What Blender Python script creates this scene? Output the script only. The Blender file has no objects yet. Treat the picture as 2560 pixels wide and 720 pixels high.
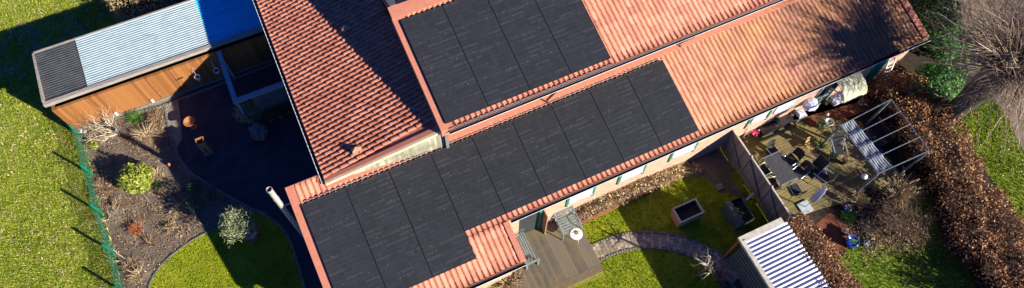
import bpy, bmesh, math, random
import numpy as np
from mathutils import Vector, Matrix
random.seed(7); RNG = np.random.default_rng(7)
R_ = math.radians
scn = bpy.context.scene
COL = scn.collection

# ------------------------------------------------------------------ camera
F = 1774.3
CR = np.array([[0.9063500389907894, -0.42224126590247263, 0.015553783799193463],
               [-0.37304938053681697, -0.8169586944219511, -0.43978705220763137],
               [0.1984030405575775, 0.39279868250473826, -0.8979673872251985]])
CC = np.array([2.7061, -11.7581, 28.5630])
cam = bpy.data.cameras.new('camera'); cam.sensor_width = 36; cam.lens = F / 2560 * 36; cam.clip_end = 2000; cam.clip_start = .1
co = bpy.data.objects.new('camera', cam); COL.objects.link(co)
M = Matrix(((CR[0][0], -CR[1][0], -CR[2][0], CC[0]), (CR[0][1], -CR[1][1], -CR[2][1], CC[1]), (CR[0][2], -CR[1][2], -CR[2][2], CC[2]), (0, 0, 0, 1)))
co.matrix_world = M
scn.camera = co

def P(px, py, z=0.0):
    """the world point at height z that the photograph shows at (px, py)"""
    d = CR.T @ np.array([(px - 1280) / F, (py - 360) / F, 1.]); t = (z - CC[2]) / d[2]
    q = CC + t * d
    return Vector((q[0], q[1], z))

# ------------------------------------------------------------------ light
EL = 24.2; SX, SY = -.602, .799            # the way shadows run
w = bpy.data.worlds.new('World'); scn.world = w; w.use_nodes = True
nt = w.node_tree; sky = nt.nodes.new('ShaderNodeTexSky'); sky.sky_type = 'NISHITA'; sky.sun_disc = False
sky.sun_elevation = R_(EL); sky.sun_rotation = math.atan2(-SX, -SY)
sky.air_density = .5; sky.dust_density = 0; sky.ozone_density = 10.0
mxs = nt.nodes.new('ShaderNodeMix'); mxs.data_type = 'RGBA'; mxs.blend_type = 'MULTIPLY'; mxs.inputs[0].default_value = 1; mxs.inputs[7].default_value = (.58, .92, 1.45, 1)
nt.links.new(sky.outputs[0], mxs.inputs[6]); nt.links.new(mxs.outputs[2], nt.nodes['Background'].inputs[0]); nt.nodes['Background'].inputs[1].default_value = .064
sl = bpy.data.lights.new('sun', 'SUN'); sl.energy = 5.0; sl.angle = R_(.55); sl.color = (1, .93, .80)
so = bpy.data.objects.new('sun', sl); COL.objects.link(so)
ce = math.cos(R_(EL)); sd = Vector((SX * ce, SY * ce, -math.sin(R_(EL)))).normalized()
so.rotation_euler = sd.to_track_quat('-Z', 'Y').to_euler(); so.location = (10, -20, 30)
vs = scn.view_settings; vs.view_transform = 'Standard'; vs.look = 'None'; vs.exposure = 1.15; vs.gamma = 1
scn.render.resolution_x = 1024; scn.render.resolution_y = 288

# ------------------------------------------------------------------ materials
def srgb(r, g, b):
    f = lambda c: (c / 255) / 12.92 if c / 255 < .04045 else ((c / 255 + .055) / 1.055) ** 2.4
    return (f(r), f(g), f(b))
class MT:
    """small node-graph writer"""
    def __init__(s, name, rough=.8, spec=.3, metal=0):
        s.m = bpy.data.materials.new(name); s.m.use_nodes = True; s.t = s.m.node_tree; s.b = s.t.nodes['Principled BSDF']
        s.b.inputs['Roughness'].default_value = rough; s.b.inputs['Specular IOR Level'].default_value = spec; s.b.inputs['Metallic'].default_value = metal
    def n(s, t, **k):
        x = s.t.nodes.new(t)
        for a, v in k.items(): setattr(x, a, v)
        return x
    def l(s, a, b): s.t.links.new(a, b)
    def pos(s, obj=False):
        return s.n('ShaderNodeTexCoord').outputs['Object'] if obj else s.n('ShaderNodeNewGeometry').outputs['Position']
    def noise(s, vec, scale, detail=3, rough=.55, dist=0, stretch=None):
        if stretch:
            mp = s.n('ShaderNodeMapping'); mp.inputs['Scale'].default_value = stretch; s.l(vec, mp.inputs[0]); vec = mp.outputs[0]
        x = s.n('ShaderNodeTexNoise'); x.inputs['Scale'].default_value = scale; x.inputs['Detail'].default_value = detail
        x.inputs['Roughness'].default_value = rough; x.inputs['Distortion'].default_value = dist; s.l(vec, x.inputs['Vector']); return x.outputs['Fac']
    def ramp(s, fac, stops):
        x = s.n('ShaderNodeValToRGB'); e = x.color_ramp.elements
        while len(e) < len(stops): e.new(.5)
        for i, (p, c) in enumerate(stops):
            e[i].position = p; e[i].color = (*c, 1) if len(c) == 3 else c
        s.l(fac, x.inputs[0]); return x.outputs[0]
    def mix(s, fac, a, b, mode='MIX'):
        x = s.n('ShaderNodeMix', data_type='RGBA', blend_type=mode)
        for v, i in ((fac, x.inputs[0]), (a, x.inputs[6]), (b, x.inputs[7])):
            if hasattr(v, 'links'): s.l(v, i)
            elif isinstance(v, tuple): i.default_value = (*v, 1) if len(v) == 3 else v
            else: i.default_value = v
        return x.outputs[2]
    def math(s, op, a, b=None, c=None):
        x = s.n('ShaderNodeMath', operation=op)
        for v, i in zip((a, b, c), x.inputs):
            if v is None: continue
            if hasattr(v, 'links'): s.l(v, i)
            else: i.default_value = v
        return x.outputs[0]
    def xyz(s, vec):
        x = s.n('ShaderNodeSeparateXYZ'); s.l(vec, x.inputs[0]); return x.outputs
    def comb(s, x, y, z=0.0):
        c = s.n('ShaderNodeCombineXYZ')
        for v, i in zip((x, y, z), c.inputs):
            if hasattr(v, 'links'): s.l(v, i)
            else: i.default_value = v
        return c.outputs[0]
    def white(s, vec):
        x = s.n('ShaderNodeTexWhiteNoise'); s.l(vec, x.inputs['Vector']); return x.outputs['Value']
    def col(s, c):
        if hasattr(c, 'links'): s.l(c, s.b.inputs['Base Color'])
        else: s.b.inputs['Base Color'].default_value = (*c, 1)
    def bump(s, h, strength=.5, dist=.02):
        x = s.n('ShaderNodeBump'); x.inputs['Strength'].default_value = strength; x.inputs['Distance'].default_value = dist
        s.l(h, x.inputs['Height']); s.l(x.outputs[0], s.b.inputs['Normal'])

def simple(name, c1, c2=None, scale=6, rough=.8, spec=.3, metal=0, stretch=None, bump=0, detail=4):
    t = MT(name, rough, spec, metal)
    c2 = c2 or tuple(x * .6 for x in c1)
    v = t.pos(); f = t.noise(v, scale, detail, .6, stretch=stretch)
    t.col(t.ramp(f, [(.3, c2), (.7, c1)]))
    if bump: t.bump(f, bump, .01)
    return t.m
def leafmat(name, stops, rough=.6, trans=.25, spec=.3):
    t = MT(name, rough, spec)
    g = t.n('ShaderNodeNewGeometry'); c = t.ramp(g.outputs['Random Per Island'], stops); t.col(c)
    if trans:
        tr = t.n('ShaderNodeBsdfTranslucent'); t.l(c, tr.inputs[0]); mx = t.n('ShaderNodeMixShader'); mx.inputs[0].default_value = trans
        t.l(t.b.outputs[0], mx.inputs[1]); t.l(tr.outputs[0], mx.inputs[2]); t.l(mx.outputs[0], t.t.nodes['Material Output'].inputs[0])
    return t.m

def tilemat(name, along_y=True, weather=False):
    t = MT(name, .62, .35); v = t.pos(); x, y, z = t.xyz(v)
    a, b = (x, y) if along_y else (y, x)
    ca = t.math('FLOOR', t.math('DIVIDE', a, .2153)); cb = t.math('FLOOR', t.math('DIVIDE', b, .35))
    rnd = t.white(t.comb(ca, cb))
    base = t.ramp(rnd, [(0, (.33, .10, .055)), (.3, (.44, .152, .085)), (.7, (.50, .182, .105)), (1, (.57, .235, .145))])
    n1 = t.noise(v, 1.3, 5, .65); base = t.mix(t.math('MULTIPLY', n1, .5), base, (.40, .145, .095))
    n2 = t.noise(v, 14, 4, .7)
    base = t.mix(t.ramp(n2, [(.55, (0, 0, 0)), (.8, (.5, .5, .5))]), base, (.22, .10, .06))
    n5 = t.noise(v, 26, 3, .6); base = t.mix(t.ramp(n5, [(.66, (0, 0, 0)), (.72, (.5, .5, .5))]), base, (.50, .36, .24))
    n6 = t.noise(v, .45, 4, .7, 1.0); base = t.mix(t.ramp(n6, [(.45, (0, 0, 0)), (.75, (.45, .45, .45))]), base, (.26, .09, .055))
    if weather:
        # lichen and grime grow towards the tree end and down in the troughs between the rolls
        n3 = t.noise(v, .55, 5, .7, 1.2)
        g = t.math('MULTIPLY', t.math('SUBTRACT', x, 13.5), .07)
        m1 = t.math('MINIMUM', t.math('MAXIMUM', t.math('ADD', t.math('MULTIPLY', g, 1), t.math('SUBTRACT', n3, .52)), 0), .85)
        fr = t.math('FRACT', t.math('DIVIDE', x, .2153))
        tr = t.ramp(fr, [(0, (.2, .2, .2)), (.3, (.15, .15, .15)), (.55, (1, 1, 1)), (.95, (1, 1, 1))])
        mossc = t.mix(t.noise(v, 3.2, 4, .7), (.05, .028, .018), (.15, .10, .03))
        base = t.mix(t.math('MULTIPLY', m1, tr), base, mossc)
        n4 = t.noise(v, .9, 4, .7, .8)
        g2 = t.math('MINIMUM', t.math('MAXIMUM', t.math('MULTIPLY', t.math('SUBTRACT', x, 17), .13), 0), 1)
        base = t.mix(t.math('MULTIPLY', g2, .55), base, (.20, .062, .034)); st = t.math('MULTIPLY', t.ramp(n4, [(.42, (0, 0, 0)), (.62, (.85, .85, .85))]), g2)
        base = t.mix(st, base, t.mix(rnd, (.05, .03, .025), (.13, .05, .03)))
        oc = t.math('MULTIPLY', t.ramp(t.noise(v, .7, 3, .6), [(.4, (0, 0, 0)), (.65, (.6, .6, .6))]), t.math('MINIMUM', t.math('MAXIMUM', t.math('MULTIPLY', t.math('SUBTRACT', x, 10), .12), 0), 1))
        base = t.mix(oc, base, (.40, .17, .05))
    t.col(base); t.bump(n2, .25, .01)
    return t.m

def m_flat_tile():
    t = MT('painted_metal_trim', .55, .4); v = t.pos(); n = t.noise(v, 5, 4, .6)
    t.col(t.ramp(n, [(.3, (.42, .155, .095)), (.7, (.50, .19, .12))])); return t.m
def m_panel():
    t = MT('solar_glass', .38, .35); v = t.pos(True); x, y, z = t.xyz(v)
    cx = t.math('DIVIDE', x, .1722); cy = t.math('DIVIDE', y, .1828)
    oi = t.n('ShaderNodeObjectInfo').outputs['Random']
    rnd = t.white(t.comb(t.math('FLOOR', cx), t.math('FLOOR', cy), t.math('MULTIPLY', oi, 91.)))
    base = t.ramp(rnd, [(0, (.016, .0175, .021)), (1, (.022, .024, .029))])
    fx = t.math('FRACT', cx); fy = t.math('FRACT', cy)
    gap = t.math('MAXIMUM', t.math('LESS_THAN', fx, .035), t.math('LESS_THAN', fy, .035))
    base = t.mix(gap, base, (.005, .005, .007)); band = t.math('MULTIPLY', t.math('GREATER_THAN', t.math('FRACT', cy), .5), t.math('MULTIPLY', t.white(t.comb(t.math('FLOOR', t.math('DIVIDE', x, .574)), t.math('FLOOR', cy), oi)), .4)); base = t.mix(band, base, (.030, .032, .036))
    bus = t.math('LESS_THAN', t.math('FRACT', t.math('DIVIDE', x, .0246)), .22)
    base = t.mix(t.math('MULTIPLY', bus, .3), base, (.035, .036, .04))
    # glints on the soldered tabs of some strings, painted as short strokes
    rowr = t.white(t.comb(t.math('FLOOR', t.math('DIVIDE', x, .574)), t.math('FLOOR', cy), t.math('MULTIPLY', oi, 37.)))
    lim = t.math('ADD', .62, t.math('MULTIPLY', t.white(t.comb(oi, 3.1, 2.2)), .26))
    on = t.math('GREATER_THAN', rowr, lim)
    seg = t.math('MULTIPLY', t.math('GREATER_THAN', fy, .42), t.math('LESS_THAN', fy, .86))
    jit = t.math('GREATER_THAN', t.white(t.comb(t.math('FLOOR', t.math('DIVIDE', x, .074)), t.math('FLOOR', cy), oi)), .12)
    tab_glint = t.math('LESS_THAN', t.math('FRACT', t.math('DIVIDE', x, .074)), .36)
    k = t.math('MULTIPLY', t.math('MULTIPLY', on, seg), t.math('MULTIPLY', tab_glint, jit))
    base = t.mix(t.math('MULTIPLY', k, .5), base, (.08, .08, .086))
    dust = t.noise(t.pos(), 2.2, 5, .7)
    base = t.mix(t.math('MULTIPLY', dust, .12), base, (.10, .095, .09))
    t.col(base); return t.m
def m_grass(name, cs, patch=1.0):
    t = MT(name, .9, .15); v = t.pos()
    a = t.noise(v, .7 * patch, 6, .7, .9); b = t.noise(v, 9, 5, .75, .4); c = t.noise(v, 38, 3, .7)
    m = t.math('ADD', t.math('MULTIPLY', a, .45), t.math('ADD', t.math('MULTIPLY', b, .35), t.math('MULTIPLY', c, .25)))
    t.col(t.ramp(m, [(.38, cs[0]), (.48, cs[1]), (.56, cs[2]), (.66, cs[3])]))
    t.bump(t.math('ADD', b, c), .9, .06); return t.m
def m_brick(name, c1, c2, mortar, sc=1, bw=.24, bh=.075, plane='xz', off=.5, bump=.4):
    t = MT(name, .85, .2); x, y, z = t.xyz(t.pos())
    v = {'xz': t.comb(x, z), 'yz': t.comb(y, z), 'xy': t.comb(x, y)}[plane]
    b = t.n('ShaderNodeTexBrick'); t.l(v, b.inputs['Vector']); b.offset = off
    for k, val in (('Color1', (*c1, 1)), ('Color2', (*c2, 1)), ('Mortar', (*mortar, 1)), ('Scale', sc), ('Mortar Size', .008), ('Brick Width', bw), ('Row Height', bh)):
        b.inputs[k].default_value = val
    n = t.noise(t.pos(), 4, 5, .7)
    t.col(t.mix(t.math('MULTIPLY', n, .5), b.outputs['Color'], tuple(q * .55 for q in c1)))
    t.bump(b.outputs['Fac'], -bump, .01); return t.m
def m_wood(name, c1, c2, width, axis='x', gap=(.01, .008, .005), rough=.8, stain=None, gapw=.06):
    """boards of the given width laid side by side along one axis"""
    t = MT(name, rough, .25); v = t.pos(); s = t.xyz(v); a = s['xyz'.index(axis)]
    q = t.math('DIVIDE', a, width); idx = t.math('FLOOR', q); rnd = t.white(t.comb(idx, 1.7))
    st = [1.2, 1.2, 1.2]; st['xyz'.index(axis)] = 14
    g = t.noise(v, 1.6, 5, .7, .6, stretch=tuple(st))
    c = t.ramp(t.math('ADD', t.math('MULTIPLY', rnd, .5), t.math('MULTIPLY', g, .5)), [(.25, c2), (.75, c1)])
    if stain: c = t.mix(t.ramp(t.noise(v, .9, 6, .7, .8), [(.42, (0, 0, 0)), (.66, (.9, .9, .9))]), c, stain)
    ln = t.math('LESS_THAN', t.math('FRACT', q), gapw)
    t.col(t.mix(ln, c, gap)); t.bump(g, .3, .01); return t.m

MAT = {}
MAT['tile'] = tilemat('clay_tile', True, True)
MAT['tile_up'] = tilemat('clay_tile_upper', True, False)
MAT['tile_wing'] = tilemat('clay_tile_wing', False, False)
MAT['trim'] = m_flat_tile()
MAT['panel'] = m_panel()
MAT['black'] = simple('black_metal', (.012, .012, .014), (.02, .02, .024), 8, .45, .4)
MAT['gutter'] = simple('gutter_grey', (.012, .013, .02), (.008, .009, .013), 3, .5, .4)
MAT['white'] = simple('white_paint', (.78, .77, .74), (.62, .61, .58), 5, .5)
MAT['blind'] = simple('pale_grey_slats', (.50, .50, .55), (.36, .36, .42), 4, .6)
MAT['offwhite'] = simple('mossy_white', (.62, .60, .45), (.34, .33, .17), 2.2, .7, bump=.2)
MAT['alu'] = simple('aluminium', (.62, .63, .66), (.45, .46, .5), 9, .35, .5, .7)
MAT['steel'] = simple('stainless_steel', (.58, .55, .50), (.40, .37, .34), 4, .35, .5, .3)
MAT['lead'] = simple('weathered_zinc', (.20, .19, .18), (.12, .11, .10), 6, .6)
MAT['gable'] = m_wood('weathered_white_boards', (.50, .47, .38), (.25, .24, .15), .11, 'x', (.08, .08, .06), stain=(.16, .16, .08))
MAT['cream'] = simple('cream_board', (.66, .52, .36), (.52, .38, .24), 4, .7)
MAT['shedwall'] = m_wood('larch_boards', (.31, .13, .038), (.19, .072, .02), .14, 'x', (.20, .07, .02), gapw=.05)
MAT['fence'] = m_wood('weathered_fence_boards', (.26, .235, .19), (.15, .135, .11), .12, 'y', (.04, .035, .03))
MAT['greywood'] = simple('silvered_timber', (.36, .32, .28), (.20, .17, .15), 3, .85, stretch=(1, 8, 8), bump=.4)
MAT['palewood'] = simple('pale_timber', (.62, .57, .47), (.38, .35, .27), 4, .8, bump=.3)
MAT['brownwood'] = simple('brown_timber', (.34, .14, .05), (.2, .08, .03), 5, .7)
MAT['orangewood'] = m_wood('larch_planter_boards', (.60, .30, .12), (.42, .19, .07), .15, 'z', (.06, .03, .01))
MAT['pallet'] = simple('grey_green_pallet_wood', (.12, .13, .12), (.06, .07, .06), 6, .85)
MAT['deck'] = m_wood('old_terrace_boards', (.17, .14, .105), (.10, .083, .062), .145, 'x', (.07, .058, .044), stain=(.19, .155, .065), gapw=.05)
MAT['deck2'] = m_wood('mossy_deck_boards', (.26, .195, .09), (.14, .105, .052), .145, 'y', (.03, .022, .01), stain=(.23, .195, .05), gapw=.09)
MAT['log'] = simple('deck_step_timber', (.22, .16, .085), (.10, .075, .045), 5, .85, stretch=(1, 9, 9), bump=.3)
MAT['rust'] = simple('rusted_steel', (.50, .21, .075), (.30, .11, .04), 6, .8, bump=.2)
MAT['rustin'] = simple('sooty_inside', (.02, .014, .012), (.01, .008, .008), 6, .9)
MAT['terracotta'] = simple('terracotta', (.34, .13, .07), (.2, .075, .045), 6, .8)
MAT['stone'] = simple('pale_cobble', (.24, .22, .18), (.13, .12, .10), 9, .9, bump=.4)
MAT['whitestone'] = simple('white_stone', (.75, .73, .68), (.5, .48, .44), 9, .8)
MAT['darkgrey'] = simple('dark_garden_furniture', (.035, .037, .042), (.02, .021, .025), 8, .55)
MAT['benchgrey'] = simple('grey_blue_paint', (.24, .29, .29), (.15, .19, .19), 8, .6)
MAT['green'] = simple('green_paint', (.01, .24, .16), (.008, .16, .10), 5, .5)
MAT['netgreen'] = simple('green_plastic', (.004, .17, .09), (.003, .11, .06), 5, .5)
MAT['blue'] = simple('blue_glaze', (.01, .07, .42), (.008, .04, .28), 5, .2, .6)
MAT['navy'] = simple('navy_fabric', (.012, .012, .09), (.008, .008, .06), 5, .9)
MAT['pink'] = simple('pink_plastic', (.65, .03, .16), (.45, .02, .10), 5, .4)
MAT['red'] = simple('red_paint', (.4, .03, .02), (.3, .02, .02), 5, .5)
MAT['parasol'] = simple('white_parasol_cloth', (.62, .64, .72), (.48, .5, .6), 4, .8)
MAT['awning'] = simple('folded_awning_cloth', (.40, .41, .42), (.20, .24, .30), 5, .6)
MAT['soilpot'] = simple('potting_soil', (.03, .022, .018), (.015, .012, .01), 20, .95)
MAT['bark'] = simple('bark', (.17, .13, .085), (.08, .06, .04), 7, .9, bump=.6)
MAT['mossbark'] = simple('mossy_bark', (.12, .105, .045), (.045, .038, .022), 5, .9, bump=.6)
MAT['paletwig'] = leafmat('pale_twig', [(0, (.30, .24, .16)), (1, (.60, .52, .38))], .8, 0)
MAT['twig'] = leafmat('brown_twig', [(0, (.10, .055, .03)), (.5, (.25, .15, .085)), (1, (.40, .30, .18))], .7, 0)
MAT['willow'] = leafmat('willow_shoot', [(0, (.09, .05, .035)), (.5, (.27, .18, .115)), (1, (.55, .43, .27))], .6, 0)
MAT['beech'] = leafmat('dry_beech_leaf', [(0, (.055, .022, .010)), (.4, (.20, .082, .032)), (.8, (.42, .20, .085)), (1, (.66, .43, .24))], .6, .2, .25)
MAT['laurel'] = leafmat('laurel_leaf', [(0, (.012, .05, .012)), (.6, (.055, .20, .025)), (1, (.16, .38, .06))], .5, .2, .3)
MAT['rhodo'] = leafmat('yellow_green_leaf', [(0, (.12, .15, .012)), (.5, (.26, .30, .03)), (1, (.45, .46, .07))], .45, .3, .4)
MAT['olive'] = leafmat('olive_leaf', [(0, (.06, .09, .035)), (.5, (.17, .20, .09)), (1, (.38, .38, .20))], .5, .15)
MAT['darkleaf'] = leafmat('dark_green_leaf', [(0, (.02, .045, .02)), (1, (.07, .12, .05))], .6, .2)
MAT['greenleaf'] = leafmat('fresh_green_leaf', [(0, (.04, .12, .015)), (1, (.14, .28, .04))], .5, .2)
MAT['straw'] = leafmat('straw', [(0, (.20, .12, .055)), (.5, (.50, .37, .20)), (1, (.82, .68, .44))], .7, .2)
MAT['brownstalk'] = leafmat('dead_stalk', [(0, (.13, .075, .045)), (.6, (.32, .21, .12)), (1, (.56, .41, .25))], .8, .1)
MAT['rusty_leaf'] = leafmat('rusty_perennial', [(0, (.30, .08, .03)), (1, (.62, .24, .10))], .7, .2)
MAT['drygreen'] = leafmat('dry_hedge_leaf', [(0, (.16, .11, .045)), (.5, (.36, .28, .12)), (1, (.56, .47, .22))], .7, .2)
MAT['blade'] = leafmat('grass_blade', [(0, (.10, .19, .010)), (.4, (.27, .37, .02)), (.75, (.46, .51, .06)), (1, (.70, .62, .28))], .6, .35)
MAT['blade2'] = leafmat('lush_grass_blade', [(0, (.11, .19, .006)), (.5, (.26, .32, .010)), (1, (.42, .42, .03))], .6, .2)
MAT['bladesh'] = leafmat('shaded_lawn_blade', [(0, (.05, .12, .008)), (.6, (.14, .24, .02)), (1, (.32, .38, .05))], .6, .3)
MAT['deadleaf'] = leafmat('fallen_leaf', [(0, (.16, .08, .04)), (.5, (.36, .22, .12)), (1, (.7, .6, .45))], .6, .1)
MAT['grass'] = m_grass('lawn', [(.05, .08, .008), (.17, .21, .016), (.32, .34, .035), (.55, .50, .20)])
MAT['grass2'] = m_grass('lawn_mown', [(.06, .10, .006), (.17, .23, .010), (.29, .32, .014), (.46, .42, .05)], 1.0)
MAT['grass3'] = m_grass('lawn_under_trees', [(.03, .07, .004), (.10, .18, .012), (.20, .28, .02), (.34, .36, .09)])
def m_soil():
    t = MT('garden_soil', .95, .1); v = t.pos(); a = t.noise(v, 1.2, 6, .7); b = t.noise(v, 14, 5, .8); c = t.noise(v, 45, 2, .6)
    m = t.math('ADD', t.math('MULTIPLY', a, .5), t.math('MULTIPLY', b, .5))
    k = t.ramp(m, [(.36, (.085, .062, .046)), (.5, (.20, .155, .118)), (.62, (.30, .245, .195))])
    k = t.mix(t.ramp(c, [(.66, (0, 0, 0)), (.72, (1, 1, 1))]), k, (.36, .30, .22))
    t.col(k); t.bump(t.math('ADD', b, t.math('MULTIPLY', c, .6)), 1, .08); return t.m
MAT['soil'] = m_soil()
MAT['shadesoil'] = simple('leafy_shade_soil', (.055, .038, .026), (.022, .016, .011), 7, .95, bump=.6)  # leaf-littered soil, colour darkened further for the trunk and hedge shadows
def m_drive():
    t = MT('basalt_grit', .85, .25); v = t.pos(); a = t.noise(v, 1.5, 5, .6); c = t.noise(v, 60, 2, .6)
    k = t.ramp(a, [(.35, (.026, .030, .038)), (.65, (.045, .050, .062))])
    k = t.mix(t.ramp(c, [(.68, (0, 0, 0)), (.76, (1, 1, 1))]), k, (.22, .22, .24))
    t.col(k); t.bump(c, .5, .01); return t.m
MAT['drive'] = m_drive()
MAT['sand'] = simple('sandy_path', (.26, .20, .14), (.13, .10, .075), 2.5, .95, bump=.3)
MAT['palesoil'] = simple('pale_grit_strip', (.26, .235, .19), (.15, .135, .11), 7, .95, bump=.4)
MAT['redpave'] = m_brick('red_clay_paving', (.26, .085, .045), (.18, .055, .03), (.06, .04, .03), plane='xy', bw=.21, bh=.105)
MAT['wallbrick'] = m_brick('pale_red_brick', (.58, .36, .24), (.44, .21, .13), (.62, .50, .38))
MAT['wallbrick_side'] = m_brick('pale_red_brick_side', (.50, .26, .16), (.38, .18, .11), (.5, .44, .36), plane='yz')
MAT['ochre'] = simple('ochre_concrete', (.40, .25, .14), (.28, .16, .09), 4, .9)
MAT['glass'] = simple('window_glass', (.03, .04, .05), (.02, .03, .04), 3, .08, .6)
MAT['pathbrick'] = leafmat('clinker_paver', [(0, (.19, .15, .105)), (.6, (.31, .25, .175)), (1, (.44, .36, .26))], .85, 0)
MAT['net'] = None
def m_net():
    t = MT('green_netting', .6, .2); t.col((.004, .16, .09)); x, y, z = t.xyz(t.pos())
    a = t.math('LESS_THAN', t.math('FRACT', t.math('DIVIDE', y, .05)), .32); b = t.math('LESS_THAN', t.math('FRACT', t.math('DIVIDE', z, .05)), .32)
    f = t.math('MULTIPLY', t.math('MAXIMUM', a, b), .8)
    tr = t.n('ShaderNodeBsdfTransparent'); mx = t.n('ShaderNodeMixShader'); t.l(f, mx.inputs[0]); t.l(tr.outputs[0], mx.inputs[1]); t.l(t.b.outputs[0], mx.inputs[2])
    t.l(mx.outputs[0], t.t.nodes['Material Output'].inputs[0]); return t.m
MAT['net'] = m_net()
def m_corr(name, c1, c2, rough, spec=.5):
    t = MT(name, rough, spec); n = t.noise(t.pos(), 2.5, 5, .65); c = t.ramp(n, [(.3, c2), (.7, c1)]); n2 = t.noise(t.pos(), 1.1, 6, .75, .8, stretch=(1, 4, 1)); c = t.mix(t.ramp(n2, [(.5, (0, 0, 0)), (.72, (.55, .55, .55))]), c, tuple(q * .45 for q in c2)); t.col(c); return t.m
MAT['corr_white'] = m_corr('white_corrugated_sheet', (.34, .42, .45), (.27, .35, .38), .45)
MAT['corr_shade_blue'] = m_corr('shade_blue_corrugated_sheet', (.012, .50, .80), (.010, .42, .70), .4)  # blue of the shaded sheet end, put into its colour
MAT['corr_grey'] = m_corr('smoky_corrugated_sheet', (.07, .073, .075), (.04, .042, .045), .35)
MAT['corr_carport'] = m_corr('glossy_corrugated_sheet', (.42, .42, .55), (.34, .34, .48), .18, .8)

# ------------------------------------------------------------------ mesh writer
class MB:
    def __init__(s): s.v = []; s.f = []
    def add(s, v, f):
        o = len(s.v); s.v.extend([tuple(q) for q in v]); s.f.extend([tuple(i + o for i in g) for g in f]); return s
    def box(s, a, b):
        x0, y0, z0 = a; x1, y1, z1 = b
        x0, x1 = min(x0, x1), max(x0, x1); y0, y1 = min(y0, y1), max(y0, y1); z0, z1 = min(z0, z1), max(z0, z1)
        v = [(x0, y0, z0), (x1, y0, z0), (x1, y1, z0), (x0, y1, z0), (x0, y0, z1), (x1, y0, z1), (x1, y1, z1), (x0, y1, z1)]
        return s.add(v, [(3, 2, 1, 0), (4, 5, 6, 7), (0, 1, 5, 4), (1, 2, 6, 5), (2, 3, 7, 6), (3, 0, 4, 7)])
    def hexa(s, bot, top):
        return s.add(list(bot) + list(top), [(3, 2, 1, 0), (4, 5, 6, 7), (0, 1, 5, 4), (1, 2, 6, 5), (2, 3, 7, 6), (3, 0, 4, 7)])
    def bar(s, p, q, w, h, up=(0, 0, 1)):
        p = Vector(p); q = Vector(q); d = (q - p).normalized(); up = Vector(up)
        if abs(d.dot(up)) > .98: up = Vector((1, 0, 0))
        r = d.cross(up).normalized() * w / 2; u = r.cross(d).normalized() * h / 2
        return s.hexa([p - r - u, q - r - u, q + r - u, p + r - u], [p - r + u, q - r + u, q + r + u, p + r + u])
    def tube(s, pts, rad, n=8, cap=True):
        pts = [Vector(p) for p in pts]; k = len(pts)
        rad = rad if hasattr(rad, '__len__') else [rad] * k
        o = len(s.v); prev = None
        for i, p in enumerate(pts):
            d = (pts[min(i + 1, k - 1)] - pts[max(i - 1, 0)])
            d = d.normalized() if d.length > 1e-9 else Vector((0, 0, 1))
            a = prev if prev is not None else (Vector((1, 0, 0)) if abs(d.x) < .8 else Vector((0, 1, 0)))
            a = (a - d * a.dot(d)); a = a.normalized() if a.length > 1e-6 else d.orthogonal().normalized()
            b = d.cross(a); prev = a
            for j in range(n):
                t = 2 * math.pi * j / n; s.v.append(tuple(p + (a * math.cos(t) + b * math.sin(t)) * rad[i]))
        for i in range(k - 1):
            for j in range(n):
                j2 = (j + 1) % n; s.f.append((o + i * n + j, o + i * n + j2, o + (i + 1) * n + j2, o + (i + 1) * n + j))
        if cap:
            s.f.append(tuple(o + j for j in reversed(range(n)))); s.f.append(tuple(o + (k - 1) * n + j for j in range(n)))
        return s
    def lathe(s, c, prof, n=20, cap=True):
        """prof: (radius, z) list turned about the vertical through c"""
        o = len(s.v); c = Vector(c)
        for r, z in prof:
            for j in range(n):
                t = 2 * math.pi * j / n; s.v.append((c.x + r * math.cos(t), c.y + r * math.sin(t), c.z + z))
        for i in range(len(prof) - 1):
            for j in range(n):
                j2 = (j + 1) % n; s.f.append((o + i * n + j, o + i * n + j2, o + (i + 1) * n + j2, o + (i + 1) * n + j))
        if cap: s.f.append(tuple(o + j for j in reversed(range(n)))); s.f.append(tuple(o + (len(prof) - 1) * n + j for j in range(n)))
        return s
    def prism(s, poly, z0, z1):
        n = len(poly); zz0 = z0 if hasattr(z0, '__len__') else [z0] * n; zz1 = z1 if hasattr(z1, '__len__') else [z1] * n
        v = [(p[0], p[1], zz0[i]) for i, p in enumerate(poly)] + [(p[0], p[1], zz1[i]) for i, p in enumerate(poly)]
        f = [tuple(reversed(range(n))), tuple(range(n, 2 * n))] + [(i, (i + 1) % n, n + (i + 1) % n, n + i) for i in range(n)]
        return s.add(v, f)
    def build(s, name, mat, parent=None, smooth=False):
        me = bpy.data.meshes.new(name); off = Vector((0, 0, 0))
        if parent is not None:
            r = parent
            while r.parent: r = r.parent
            off = r['_o'] if '_o' in r else (0, 0, 0); off = Vector(off)
        v = np.array(s.v, float) - np.array(off) if len(s.v) else np.zeros((0, 3))
        me.from_pydata(v.tolist(), [], s.f)
        me.materials.append(MAT[mat] if isinstance(mat, str) else mat)
        if smooth: me.polygons.foreach_set('use_smooth', [True] * len(me.polygons))
        me.update()
        o = bpy.data.objects.new(name, me); COL.objects.link(o)
        if parent is not None: o.parent = parent
        return o
def thing(name, label, cat, loc=(0, 0, 0), group=None):
    o = bpy.data.objects.new(name, None); COL.objects.link(o); o.location = loc; o['_o'] = tuple(loc); o.empty_display_size = .1
    return tag(o, label, cat, group)
def tag(o, label, cat, group=None):
    o['label'] = label; o['category'] = cat
    if group: o['group'] = group
    return o
def single(o, label, cat, group=None):
    """a thing that is one mesh: put its origin at its base"""
    v = np.array([q.co[:] for q in o.data.vertices]); c = Vector(((v[:, 0].min() + v[:, 0].max()) / 2, (v[:, 1].min() + v[:, 1].max()) / 2, v[:, 2].min()))
    o.data.transform(Matrix.Translation(-c)); o.location = c
    return tag(o, label, cat, group)
def struct(o, kind='structure'): o['kind'] = kind; return o
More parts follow.
